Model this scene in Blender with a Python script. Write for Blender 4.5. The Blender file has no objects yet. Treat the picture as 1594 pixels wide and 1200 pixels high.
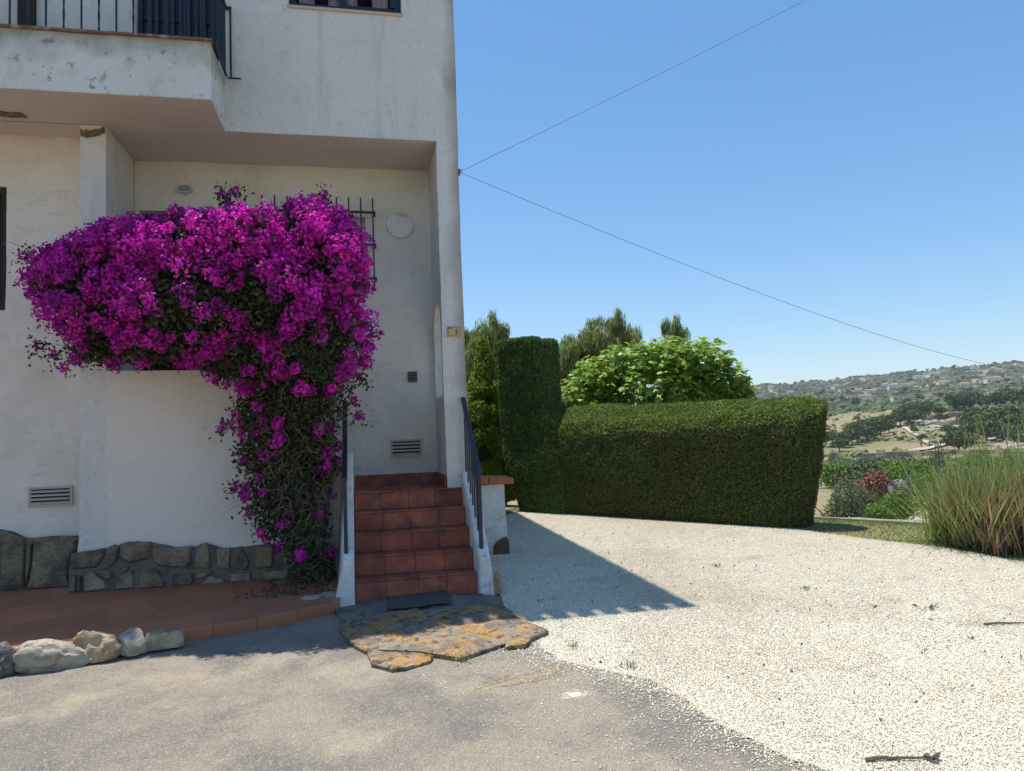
import bpy, bmesh, math, random
import numpy as np
from mathutils import Vector, Matrix, noise
random.seed(7); RNG = np.random.default_rng(7)
S = bpy.context.scene
COL = S.collection
R = math.radians

# ------------------------------------------------------------------ camera, sky, sun, exposure
cd = bpy.data.cameras.new('camera'); cam = bpy.data.objects.new('camera', cd); COL.objects.link(cam)
S.camera = cam
yaw, pitch, roll = R(11.8), R(3.89), R(2.14)
fw = Vector((math.sin(yaw)*math.cos(pitch), math.cos(yaw)*math.cos(pitch), math.sin(pitch)))
rt = Vector((math.cos(yaw), -math.sin(yaw), 0)); up = rt.cross(fw)
r2 = rt*math.cos(roll) - up*math.sin(roll); u2 = up*math.cos(roll) + rt*math.sin(roll)
cam.matrix_world = Matrix(((r2.x, u2.x, -fw.x, 0), (r2.y, u2.y, -fw.y, 0), (r2.z, u2.z, -fw.z, 1.6), (0, 0, 0, 1)))
cd.sensor_fit = 'HORIZONTAL'; cd.sensor_width = 36; cd.lens = 36*1143.6/1594
cd.clip_start = 0.05; cd.clip_end = 9000
S.render.resolution_x = 1024; S.render.resolution_y = 771
W = bpy.data.worlds.new('World'); S.world = W; W.use_nodes = True
wn = W.node_tree; bg = wn.nodes['Background']
sky = wn.nodes.new('ShaderNodeTexSky'); sky.sky_type = 'NISHITA'; sky.sun_disc = False
SUN_EL, SUN_AZ = R(75.7), math.atan2(-.185, .175)
sky.sun_elevation = SUN_EL; sky.sun_rotation = SUN_AZ
sky.air_density = 1.0; sky.dust_density = 0.3; sky.ozone_density = 4.0; sky.altitude = 100
shs = wn.nodes.new('ShaderNodeHueSaturation'); shs.inputs['Saturation'].default_value = 1.42; shs.inputs['Value'].default_value = 1.48
sgm = wn.nodes.new('ShaderNodeGamma'); sgm.inputs[1].default_value = .7; wn.links.new(sky.outputs[0], sgm.inputs[0]); wn.links.new(sgm.outputs[0], shs.inputs['Color']); wn.links.new(shs.outputs[0], bg.inputs[0]); bg.inputs[1].default_value = 0.132
sl = bpy.data.lights.new('sun', 'SUN'); sl.energy = 4.6; sl.angle = R(0.53); sl.color = (1, 0.95, 0.86)
so = bpy.data.objects.new('sun', sl); COL.objects.link(so)
sdir = Vector((math.sin(SUN_AZ)*math.cos(SUN_EL), math.cos(SUN_AZ)*math.cos(SUN_EL), math.sin(SUN_EL)))
so.rotation_euler = sdir.to_track_quat('Z', 'Y').to_euler(); so.location = (0, 0, 30)
vs = S.view_settings; vs.view_transform = 'Standard'; vs.look = 'None'; vs.exposure = 0.5; vs.gamma = 1; vs.use_curve_mapping = False
S.render.engine = 'CYCLES'

# ------------------------------------------------------------------ material helper
def M(name, base, rough=0.85, cols=(), bumps=(), var=0.0, transl=None, tint=0.0, metal=0.0, spec=0.3, glass=False):
    m = bpy.data.materials.new(name); m.use_nodes = True
    nt = m.node_tree; N = nt.nodes; L = nt.links; b = N['Principled BSDF']
    pos = N.new('ShaderNodeNewGeometry').outputs['Position']
    c = N.new('ShaderNodeRGB'); c.outputs[0].default_value = (*base, 1); cur = c.outputs[0]
    for k in cols:      # (scale, lo, hi, colour, strength, kind, stretch)
        sc, lo, hi, colr, st = k[:5]; kind = k[5] if len(k) > 5 else 'noise'; strx = k[6] if len(k) > 6 else (1, 1, 1)
        mp = N.new('ShaderNodeMapping'); mp.inputs['Scale'].default_value = strx; L.new(pos, mp.inputs[0])
        if kind == 'noise':
            t = N.new('ShaderNodeTexNoise'); t.inputs['Scale'].default_value = sc; t.inputs['Detail'].default_value = 6
            t.inputs['Roughness'].default_value = .6; out = t.outputs[0]
        elif kind == 'cell':
            t = N.new('ShaderNodeTexVoronoi'); t.inputs['Scale'].default_value = sc
            sp = N.new('ShaderNodeSeparateColor'); L.new(t.outputs['Color'], sp.inputs[0]); out = sp.outputs[0]
        elif kind == 'crack':
            nz = N.new('ShaderNodeTexNoise'); nz.inputs['Scale'].default_value = sc*1.5; L.new(mp.outputs[0], nz.inputs[0])
            mx_ = N.new('ShaderNodeMixRGB'); mx_.inputs[0].default_value = .25; L.new(mp.outputs[0], mx_.inputs[1]); L.new(nz.outputs[1], mx_.inputs[2])
            t = N.new('ShaderNodeTexVoronoi'); t.feature = 'DISTANCE_TO_EDGE'; t.inputs['Scale'].default_value = sc
            L.new(mx_.outputs[0], t.inputs[0]); out = t.outputs[0]
        elif kind == 'z':
            sp = N.new('ShaderNodeSeparateXYZ'); nz = N.new('ShaderNodeTexNoise'); nz.inputs['Scale'].default_value = 5
            L.new(mp.outputs[0], nz.inputs[0]); ad = N.new('ShaderNodeMath'); ad.operation = 'MULTIPLY_ADD'; ad.inputs[1].default_value = sc
            L.new(mp.outputs[0], sp.inputs[0]); L.new(nz.outputs[0], ad.inputs[0]); L.new(sp.outputs[2], ad.inputs[2]); out = ad.outputs[0]
        elif kind == 'x':
            sp = N.new('ShaderNodeSeparateXYZ'); nz = N.new('ShaderNodeTexNoise'); nz.inputs['Scale'].default_value = 4
            nz.inputs['Detail'].default_value = 8
            L.new(mp.outputs[0], nz.inputs[0]); ad = N.new('ShaderNodeMath'); ad.operation = 'MULTIPLY_ADD'; ad.inputs[1].default_value = sc
            L.new(mp.outputs[0], sp.inputs[0]); L.new(nz.outputs[0], ad.inputs[0]); L.new(sp.outputs[0], ad.inputs[2]); out = ad.outputs[0]
        if kind in ('noise', 'cell'): L.new(mp.outputs[0], t.inputs[0])
        mr = N.new('ShaderNodeMapRange'); mr.inputs[1].default_value = lo; mr.inputs[2].default_value = hi
        mr.inputs[3].default_value = 0; mr.inputs[4].default_value = st; L.new(out, mr.inputs[0])
        if kind == 'crack': mr.inputs[3].default_value = st; mr.inputs[4].default_value = 0
        mx = N.new('ShaderNodeMixRGB'); L.new(mr.outputs[0], mx.inputs[0]); L.new(cur, mx.inputs[1]); mx.inputs[2].default_value = (*colr, 1)
        cur = mx.outputs[0]
    if var or tint:
        hs = N.new('ShaderNodeHueSaturation'); L.new(cur, hs.inputs['Color'])
        if tint: src = N.new('ShaderNodeAttribute'); src.attribute_name = 'tint'; o_ = src.outputs['Fac']; amt = tint
        else: src = N.new('ShaderNodeObjectInfo'); o_ = src.outputs['Random']; amt = var
        v = N.new('ShaderNodeMapRange'); v.inputs[3].default_value = 1-amt; v.inputs[4].default_value = 1+amt; L.new(o_, v.inputs[0]); L.new(v.outputs[0], hs.inputs['Value'])
        h = N.new('ShaderNodeMapRange'); h.inputs[3].default_value = .5-amt*.03; h.inputs[4].default_value = .5+amt*.03
        fr = N.new('ShaderNodeMath'); fr.operation = 'MULTIPLY'; fr.inputs[1].default_value = 7.31; L.new(o_, fr.inputs[0])
        f2 = N.new('ShaderNodeMath'); f2.operation = 'FRACT'; L.new(fr.outputs[0], f2.inputs[0]); L.new(f2.outputs[0], h.inputs[0]); L.new(h.outputs[0], hs.inputs['Hue'])
        cur = hs.outputs[0]
    L.new(cur, b.inputs['Base Color'])
    b.inputs['Roughness'].default_value = rough; b.inputs['Metallic'].default_value = metal
    b.inputs['Specular IOR Level'].default_value = spec
    prev = None
    for sc, st, kind in bumps:
        if kind == 'noise':
            t = N.new('ShaderNodeTexNoise'); t.inputs['Scale'].default_value = sc; t.inputs['Detail'].default_value = 7; t.inputs['Roughness'].default_value = .62; o_ = t.outputs[0]
        else:
            t = N.new('ShaderNodeTexVoronoi'); t.inputs['Scale'].default_value = sc; o_ = t.outputs['Distance']
        L.new(pos, t.inputs[0])
        bp = N.new('ShaderNodeBump'); bp.inputs['Distance'].default_value = st; bp.inputs['Strength'].default_value = 1; L.new(o_, bp.inputs['Height'])
        if prev: L.new(prev, bp.inputs['Normal'])
        prev = bp.outputs[0]
    if prev: L.new(prev, b.inputs['Normal'])
    if transl:
        tr = N.new('ShaderNodeBsdfTranslucent'); L.new(cur, tr.inputs[0]); ms = N.new('ShaderNodeMixShader'); ms.inputs[0].default_value = transl
        L.new(b.outputs[0], ms.inputs[1]); L.new(tr.outputs[0], ms.inputs[2]); L.new(ms.outputs[0], N['Material Output'].inputs[0])
    return m

dirt = (.30, .28, .24)
STUCCO = M('stucco', (.74, .715, .67), .92, cols=[(1.1, .42, .75, (.60, .57, .50), .5), (5, .55, .8, (.45, .43, .40), .28),
    (7, .56, .7, (.40, .38, .33), .3, 'noise', (1, 1, .12)), (4.5, 0, .004, (.33, .31, .28), .16, 'crack'), (16, .60, .68, (.36, .34, .31), .30), (60, .58, .7, (.42, .40, .37), .25),
    (.34, 1.06, 1.26, (.30, .25, .195), .9, 'x', (1, 1, .5))], bumps=[(9, .028, 'noise'), (45, .007, 'noise'), (3, .03, 'noise')])
STUCCOW = M('warm_stucco', (.78, .715, .64), .92, cols=[(1.3, .5, .75, (.62, .55, .46), .4), (13, .58, .75, (.45, .41, .36), .25)], bumps=[(6, .02, 'noise'), (40, .006, 'noise')])
STUCCO2 = M('rendered_wall', (.74, .72, .68), .92, cols=[(3, .48, .7, (.52, .49, .43), .6), (11, .54, .68, (.33, .31, .27), .55), (30, .6, .7, (.2, .19, .17), .5)], bumps=[(9, .015, 'noise'), (60, .004, 'noise')])
STUCCO_IN = M('stucco_inside', (.80, .74, .655), .92, cols=[(1.1, .45, .75, (.58, .53, .42), .6), (4, .55, .85, (.42, .40, .36), .3), (4.1, 0, .004, (.35, .32, .28), .16, 'crack'), (9, .58, .7, (.42, .38, .32), .32, 'noise', (1, 1, 2.5)), (.9, .5, .62, (.56, .47, .36), .4)], bumps=[(7, .028, 'noise'), (30, .007, 'noise')])
SOFFIT = M('soffit_plaster', (.66, .58, .52), .92, cols=[(1.2, .4, .7, (.55, .48, .43), .6), (9, .6, .8, (.45, .40, .36), .3)], bumps=[(6, .012, 'noise')])
BALC = M('balcony_render', (.70, .70, .66), .92, cols=[(1.5, .45, .7, (.58, .57, .50), .6), (6, .55, .62, (.50, .48, .42), .35), (5.5, .635, .65, (.30, .27, .22), .85),
    (5, 0, .006, (.30, .27, .23), .2, 'crack'), (.45, 5.08, 5.36, (.25, .24, .17), .8, 'z', (1, 1, 1)), (9, .60, .63, (.33, .30, .25), .7)], bumps=[(8, .02, 'noise'), (50, .005, 'noise')])
PLASTER_DMG = M('broken_plaster', (.24, .18, .12), .95, cols=[(30, .45, .6, (.12, .08, .05), .8)], bumps=[(30, .02, 'noise')])
STONE = M('plinth_stone', (.34, .265, .175), .9, cols=[(4, .45, .62, (.12, .10, .08), .85), (14, .5, .7, (.42, .34, .24), .5), (35, .52, .65, (.10, .085, .07), .6)], bumps=[(10, .05, 'noise'), (45, .015, 'noise')], var=.3)
MORTAR = M('plinth_mortar', (.20, .17, .13), .95, cols=[(6, .45, .65, (.07, .07, .065), .8)], bumps=[(20, .02, 'noise')])
LIMESTONE = M('kerb_limestone', (.47, .41, .32), .9, cols=[(7, .5, .6, (.30, .26, .20), .7), (12, .60, .68, (.38, .20, .08), .6), (30, .6, .7, (.1, .09, .08), .6)], bumps=[(9, .05, 'noise'), (45, .012, 'noise')])
OCHRE_STONE = M('kerb_ochre_stone', (.50, .38, .24), .9, cols=[(7, .48, .6, (.38, .22, .11), .8), (25, .58, .7, (.15, .12, .08), .5)], bumps=[(9, .05, 'noise'), (40, .01, 'noise')])
GREY_STONE = M('kerb_grey_stone', (.26, .24, .22), .9, cols=[(9, .48, .6, (.14, .13, .12), .8), (20, .58, .66, (.42, .39, .34), .6)], bumps=[(10, .05, 'noise'), (40, .012, 'noise')])
TILE = M('terracotta_floor', (.42, .165, .085), .75, cols=[(2, .4, .7, (.36, .14, .075), .5), (25, .6, .8, (.30, .15, .10), .3)], bumps=[(50, .001, 'noise')], var=.10)
GROUT = M('tile_grout', (.44, .23, .14), .95, bumps=[(60, .003, 'noise')])
STEPT = M('stair_tile', (.30, .085, .055), .7, cols=[(7, .45, .6, (.44, .15, .08), .6), (6, .52, .64, (.14, .06, .048), .8), (28, .6, .7, (.09, .06, .05), .7), (2, .5, .65, (.22, .085, .06), .5), (40, .62, .75, (.10, .07, .06), .5)], bumps=[(35, .003, 'noise')], var=.2)
STEPG = M('stair_grout', (.27, .12, .09), .95, bumps=[(60, .003, 'noise')])
COPING = M('terracotta_coping', (.47, .16, .07), .8, cols=[(14, .5, .7, (.22, .12, .08), .6)], bumps=[(40, .004, 'noise')])
IRON = M('black_iron', (.012, .016, .026), .45, spec=.5, bumps=[(60, .001, 'noise')])
BLUEIRON = M('dark_blue_metal', (.012, .022, .045), .5, spec=.5, cols=[(20, .6, .8, (.03, .035, .045), .5)])
WOODD = M('dark_wood', (.03, .02, .018), .6, bumps=[(20, .002, 'noise')])
PLASTIC = M('beige_plastic', (.50, .42, .34), .6, cols=[(20, .5, .8, (.38, .33, .28), .4)])
DARK = M('dark_interior', (.01, .01, .012), .9)
WHITEP = M('white_pvc', (.55, .55, .53), .5)
GLASS = M('window_glass', (.75, .82, .85), .02, spec=.5)
PINK = M('pink_curtain', (.55, .22, .27), .9, cols=[(9, .45, .6, (.6, .5, .5), .7)])
LAMPG = M('lamp_frosted_glass', (.30, .30, .26), .35)
SILLM = M('stone_sill', (.55, .44, .32), .8, cols=[(20, .5, .7, (.4, .3, .2), .4)], bumps=[(30, .004, 'noise')])
PLATE = M('number_tile', (.60, .42, .20), .35, cols=[(40, .5, .8, (.5, .35, .17), .4)])
PLATEB = M('number_ink', (.05, .025, .02), .5)
ASPH = M('old_asphalt', (.31, .262, .205), .95, cols=[(.7, .46, .60, (.19, .172, .15), .85), (1.9, .50, .62, (.16, .148, .135), .75), (1.3, .56, .66, (.44, .37, .27), .6), (5, .6, .7, (.14, .13, .12), .5), (.9, 0, .006, (.10, .09, .08), .14, 'crack'), (260, .55, .66, (.42, .38, .31), .45, 'noise'), (110, .35, .25, (.13, .12, .11), .7), (120, .8, .86, (.48, .44, .37), .4, 'cell')],
    bumps=[(110, .008, 'v'), (200, .004, 'noise'), (4, .02, 'noise')])
GRAVEL = M('gravel_bed', (.60, .55, .45), .95, cols=[(1.3, .5, .7, (.50, .45, .37), .6), (90, .2, .8, (.40, .36, .30), .5, 'cell'), (.55, .48, .7, (.46, .40, .30), .7), (150, .4, .3, (.27, .24, .2), .4)], bumps=[(90, .012, 'v')])
PEB = M('gravel_stone', (.74, .68, .55), .9, cols=[(.55, .48, .7, (.56, .49, .37), .7), (2.4, .56, .72, (.50, .44, .34), .6)], var=.26)
PEBD = M('asphalt_stone', (.33, .28, .215), .9, cols=[(.7, .46, .60, (.24, .215, .185), .8), (1.9, .50, .62, (.2, .185, .165), .6)], var=.4)
SANDM = M('sand_patch', (.50, .40, .27), .95, cols=[(25, .45, .6, (.33, .27, .2), .7)], bumps=[(70, .012, 'noise')])
LEAFD = M('dead_leaf', (.09, .07, .055), .9)
SLAB = M('lichen_flagstone', (.33, .265, .19), .95, cols=[(5, .45, .6, (.19, .165, .13), .9), (4.3, .49, .57, (.48, .26, .07), .85), (12, .56, .66, (.42, .35, .26), .7), (16, .53, .63, (.07, .062, .052), .85), (50, .55, .65, (.10, .085, .065), .6)],
    bumps=[(10, .05, 'noise'), (35, .02, 'noise')])
SLABG = M('grey_flagstone', (.20, .175, .14), .95, cols=[(5, .45, .6, (.11, .105, .10), .8), (12, .55, .66, (.27, .24, .19), .5)], bumps=[(10, .02, 'noise'), (45, .008, 'noise')])
MATM = M('rubber_mat', (.095, .088, .078), .95, cols=[(60, .5, .7, (.04, .04, .04), .8)], bumps=[(150, .004, 'noise')])
LAWN = M('dry_lawn', (.22, .22, .09), .95, cols=[(1.2, .4, .65, (.28, .22, .12), .7), (30, .4, .7, (.09, .12, .035), .6)], bumps=[(40, .03, 'noise')])
GRASSB = M('grass_blade', (.24, .28, .09), .8, tint=.5, transl=.3)
TERR = M('hill_terrain', (.27, .205, .11), .95, cols=[(.03, .45, .6, (.14, .165, .07), .75), (.15, .5, .65, (.14, .145, .07), .5), (.008, .45, .6, (.30, .235, .165), .6), (.6, .55, .7, (.28, .23, .15), .4),
    (.8, .5, .6, (.065, .085, .035), .5)], bumps=[(.3, .6, 'noise')])
ROAD = M('pale_road', (.38, .36, .33), .9)
KERB = M('low_stone_edge', (.30, .27, .24), .95, cols=[(3, .45, .6, (.16, .15, .135), .8)], bumps=[(8, .04, 'noise')])
PATHM = M('dirt_track', (.40, .34, .25), .95)
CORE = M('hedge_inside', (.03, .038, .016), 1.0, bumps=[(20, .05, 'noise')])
HEDGET = M('hedge_top_sunlit_foliage', (.165, .23, .045), .8, tint=.5, transl=.3, cols=[(4, .55, .7, (.07, .11, .025), .6)])  # new-growth green for the top, with its sunlit brightness put into the colour
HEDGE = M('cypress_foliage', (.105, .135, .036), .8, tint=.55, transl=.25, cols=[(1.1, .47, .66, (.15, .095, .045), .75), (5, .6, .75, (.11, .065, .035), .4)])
THUJA = M('thuja_foliage', (.20, .27, .028), .75, tint=.5, transl=.3)
FIG = M('fig_leaf', (.25, .38, .055), .5, tint=.4, transl=.35, spec=.5)
PINE = M('pine_needles', (.22, .27, .085), .85, tint=.5, transl=.25)
FARPINE = M('far_pine_needles', (.085, .115, .042), .9, tint=.45)
OLIVE = M('grey_green_foliage', (.16, .19, .10), .85, tint=.4, transl=.2)
BRIGHT = M('bright_shrub', (.12, .21, .03), .75, tint=.45, transl=.3)
REDF = M('red_flowers', (.22, .10, .06), .8, tint=.4)
BARK = M('bark', (.13, .10, .07), .95, bumps=[(20, .02, 'noise')])
TWIG = M('bougainvillea_twig', (.20, .165, .115), .95, tint=.4)
BOUL = M('bougainvillea_leaf', (.060, .066, .030), .6, tint=.6, transl=.25)
BRACT = M('magenta_bract', (.64, .026, .45), .6, tint=.55, transl=.40, spec=.25)
REED = M('reed_blade', (.25, .31, .10), .7, tint=.45, transl=.3)
REEDD = M('dry_reed_blade', (.33, .245, .14), .9, tint=.45, transl=.2)
FWALL = M('far_house_wall', (.72, .66, .57), .9, var=.12)
FROOF = M('far_house_roof', (.33, .23, .17), .9, var=.15)
TWALL = M('terrace_stone', (.32, .26, .20), .95, cols=[(.4, .4, .6, (.2, .18, .13), .8)])
ROCK = M('pale_rock', (.36, .32, .26), .95, cols=[(.8, .45, .6, (.25, .22, .17), .7)])
METAL = M('dull_steel', (.10, .10, .105), .6, metal=.3)
POLEW = M('weathered_pole', (.08, .065, .05), .9)

# ------------------------------------------------------------------ object helpers
def link(name, me, parent=None, mat=None, kind=None):
    o = bpy.data.objects.new(name, me); COL.objects.link(o)
    if parent: o.parent = parent
    if mat and me and not me.materials: me.materials.append(mat)
    if kind: o['kind'] = kind
    return o
def mesh(vs_, fs, smooth=None):
    me = bpy.data.meshes.new('m'); me.from_pydata([tuple(map(float, v)) for v in vs_] if not isinstance(vs_, np.ndarray) else vs_.tolist(), [], fs if isinstance(fs, list) else fs.tolist())
    me.update()
    if smooth is not None:
        me.shade_smooth()
        if smooth < 180: me.set_sharp_from_angle(angle=R(smooth))
    return me
def thing(name, label, cat, loc=(0, 0, 0), group=None):
    o = bpy.data.objects.new(name, None); COL.objects.link(o); o.location = loc; o.empty_display_size = .1
    o['label'] = label; o['category'] = cat
    if group: o['group'] = group
    return o
def tag(o, label, cat, group=None):
    o['label'] = label; o['category'] = cat
    if group: o['group'] = group
    return o
class MB:
    def __init__(s): s.v = []; s.f = []
    def add(s, v, f):
        n = len(s.v); s.v += [tuple(map(float, p)) for p in v]; s.f += [tuple(i+n for i in q) for q in f]; return s
    def box(s, x0, x1, y0, y1, z0, z1):
        return s.add([(x0, y0, z0), (x1, y0, z0), (x1, y1, z0), (x0, y1, z0), (x0, y0, z1), (x1, y0, z1), (x1, y1, z1), (x0, y1, z1)],
            [(0, 3, 2, 1), (4, 5, 6, 7), (0, 1, 5, 4), (1, 2, 6, 5), (2, 3, 7, 6), (3, 0, 4, 7)])
    def prism(s, poly, axis, a, b):   # polygon extruded along an axis
        def P(p, t): return (t, p[0], p[1]) if axis == 'x' else (p[0], t, p[1]) if axis == 'y' else (p[0], p[1], t)
        n = len(poly)
        ar = sum(poly[i][0]*poly[(i+1) % n][1]-poly[(i+1) % n][0]*poly[i][1] for i in range(n))
        if (ar < 0) != (axis == 'y'): poly = poly[::-1]
        return s.add([P(p, a) for p in poly]+[P(p, b) for p in poly], [tuple(range(n))[::-1], tuple(range(n, 2*n))]+[(i, (i+1) % n, n+(i+1) % n, n+i) for i in range(n)])
    def tube(s, pts, rad, sides=6, cap=True):
        pts = [Vector(p) for p in pts]; n = len(pts)
        if not hasattr(rad, '__len__'): rad = [rad]*n
        base = len(s.v); ref = None
        for i, p in enumerate(pts):
            t = (pts[min(i+1, n-1)]-pts[max(i-1, 0)]).normalized()
            a = t.orthogonal().normalized() if ref is None else (ref-t*ref.dot(t)).normalized()
            ref = a; b_ = t.cross(a)
            for k in range(sides):
                an = 2*math.pi*k/sides; s.v.append(tuple(p+(a*math.cos(an)+b_*math.sin(an))*rad[i]))
        for i in range(n-1):
            for k in range(sides):
                k2 = (k+1) % sides; s.f.append((base+i*sides+k, base+i*sides+k2, base+(i+1)*sides+k2, base+(i+1)*sides+k))
        if cap:
            s.f.append(tuple(base+k for k in range(sides))[::-1]); s.f.append(tuple(base+(n-1)*sides+k for k in range(sides)))
        return s
    def ring(s, c, r, axis, seg=24):  # disc polygon list
        return [(c[0]+r*math.cos(2*math.pi*i/seg), c[1]+r*math.sin(2*math.pi*i/seg)) for i in range(seg)]
    def build(s, name, mat, parent=None, smooth=None, kind=None, bevel=0):
        me = mesh(s.v, s.f, smooth)
        if bevel:
            bm = bmesh.new(); bm.from_mesh(me); bmesh.ops.bevel(bm, geom=bm.edges[:], offset=bevel, segments=1, affect='EDGES', profile=.6); bm.to_mesh(me); bm.free()
        return link(name, me, parent, mat, kind)
def wob(v, amp=.007, sc=1.7):
    out = np.array(v, float)
    for i, p in enumerate(out):
        q = Vector(p)*sc; out[i] += np.array(noise.noise_vector(q))*amp + np.array(noise.noise_vector(q*3.7+Vector((9, 3, 1))))*amp*.4
    return out
def solid(boxes, cuts=(), cell=.09):
    """union of boxes minus cuts as one welded, slightly hand-plastered skin"""
    br = []
    for ax in range(3):
        b = sorted({round(v, 4) for bx in list(boxes)+list(cuts) for v in (bx[2*ax], bx[2*ax+1])}); o = []
        for i in range(len(b)-1):
            n = max(1, round((b[i+1]-b[i])/cell)); o += [b[i]+(b[i+1]-b[i])*k/n for k in range(n)]
        br.append(np.array(o+[b[-1]]))
    X, Y, Z = br; cx, cy, cz = [(a[1:]+a[:-1])/2 for a in br]
    def inside(bx): return ((cx > bx[0]) & (cx < bx[1]))[:, None, None] & ((cy > bx[2]) & (cy < bx[3]))[None, :, None] & ((cz > bx[4]) & (cz < bx[5]))[None, None, :]
    occ = np.zeros((len(cx), len(cy), len(cz)), bool)
    for b in boxes: occ |= inside(b)
    for b in cuts: occ &= ~inside(b)
    P = np.pad(occ, 1); idx = {}; vs_ = []; fs = []
    def vid(i, j, k):
        q = (i, j, k)
        if q not in idx: idx[q] = len(vs_); vs_.append((X[i], Y[j], Z[k]))
        return idx[q]
    for ax, sg in ((0, 1), (0, -1), (1, 1), (1, -1), (2, 1), (2, -1)):
        sh = np.roll(P, -sg, axis=ax)[1:-1, 1:-1, 1:-1]
        for i, j, k in np.argwhere(occ & ~sh):
            if ax == 0: a = i+(sg > 0); q = [(a, j, k), (a, j+1, k), (a, j+1, k+1), (a, j, k+1)]
            elif ax == 1: a = j+(sg > 0); q = [(i, a, k), (i, a, k+1), (i+1, a, k+1), (i+1, a, k)]
            else: a = k+(sg > 0); q = [(i, j, a), (i+1, j, a), (i+1, j+1, a), (i, j+1, a)]
            if sg < 0: q = q[::-1]
            fs.append(tuple(vid(*t) for t in q))
    return mesh(wob(vs_), fs, 35)
def cards(name, C, Nn, w, h, mat, parent=None, updir=(0, 0, 1), upmix=.6, fold=.25, kind=None, jit=.5, tint=None):
    """folded leaf blades: C centres, Nn facing direction; 2 triangles each"""
    n = len(C); C = np.asarray(C, float); Nn = np.asarray(Nn, float)+RNG.normal(0, jit, (n, 3)); Nn /= np.linalg.norm(Nn, axis=1)[:, None]+1e-9
    U = np.asarray(updir, float)*upmix+RNG.normal(0, 1, (n, 3))*(1-upmix); U -= Nn*(U*Nn).sum(1)[:, None]; U /= np.linalg.norm(U, axis=1)[:, None]+1e-9
    V = np.cross(U, Nn); w = np.broadcast_to(w, n)*RNG.uniform(.7, 1.3, n); h = np.broadcast_to(h, n)*RNG.uniform(.7, 1.3, n)
    a = C-U*h[:, None]*.5; c = C+U*h[:, None]*.5; k = Nn*(w*fold)[:, None]
    b = C+V*w[:, None]*.5-U*h[:, None]*.08+k; d = C-V*w[:, None]*.5-U*h[:, None]*.08+k
    v = np.stack([a, b, c, d], 1).reshape(-1, 3); i0 = np.arange(n)[:, None]*4
    f = np.concatenate([i0+[0, 1, 2], i0+[0, 2, 3]], 1).reshape(-1, 3)
    me = bpy.data.meshes.new('m'); me.vertices.add(len(v)); me.vertices.foreach_set('co', v.ravel())
    me.loops.add(len(f)*3); me.loops.foreach_set('vertex_index', f.ravel().astype(np.int32)); me.polygons.add(len(f))
    me.polygons.foreach_set('loop_start', (np.arange(len(f))*3).astype(np.int32)); me.update(calc_edges=True)
    t = RNG.uniform(0, 1, n) if tint is None else tint
    at = me.attributes.new('tint', 'FLOAT', 'POINT'); at.data.foreach_set('value', np.repeat(t, 4).astype(np.float32))
    return link(name, me, parent, mat, kind)
def add_tint(o, vals=None):
    me = o.data; n = len(me.vertices); at = me.attributes.new('tint', 'FLOAT', 'POINT')
    at.data.foreach_set('value', (RNG.uniform(0, 1, n) if vals is None else np.asarray(vals)).astype(np.float32)); return o
def sample(me, n):
    me.calc_loop_triangles(); T = np.array([t.vertices[:] for t in me.loop_triangles]); Vv = np.array([v.co[:] for v in me.vertices])
    a, b, c = Vv[T[:, 0]], Vv[T[:, 1]], Vv[T[:, 2]]; cr = np.cross(b-a, c-a); ar = np.linalg.norm(cr, axis=1)
    i = RNG.choice(len(T), n, p=ar/ar.sum()); u, v = RNG.uniform(0, 1, (2, n)); m = u+v > 1; u[m] = 1-u[m]; v[m] = 1-v[m]
    return a[i]+(b[i]-a[i])*u[:, None]+(c[i]-a[i])*v[:, None], cr[i]/ar[i][:, None]
def blobpts(blobs, n, lo=.75, hi=1.05, zmin=-9):
    """points in the outer shell of a union of ellipsoids"""
    B = np.array(blobs, float); wgt = (B[:, 3]*B[:, 5]+B[:, 4]*B[:, 5]+B[:, 3]*B[:, 4]); P = []; Q = []; got = 0
    while got < n:
        k = RNG.choice(len(B), n*2, p=wgt/wgt.sum()); d = RNG.normal(0, 1, (n*2, 3)); d /= np.linalg.norm(d, axis=1)[:, None]
        r = RNG.uniform(lo, hi, n*2)[:, None]; p = B[k, :3]+d*r*B[k, 3:]
        q = np.ones(len(p), bool)
        for b in B: q &= (((p-b[:3])/b[3:])**2).sum(1) > (lo*.93)**2
        q &= p[:, 2] > zmin
        nn = d/B[k, 3:]; nn /= np.linalg.norm(nn, axis=1)[:, None]
        P.append(p[q]); Q.append(nn[q]); got += q.sum()
    return np.concatenate(P)[:n], np.concatenate(Q)[:n]

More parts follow.
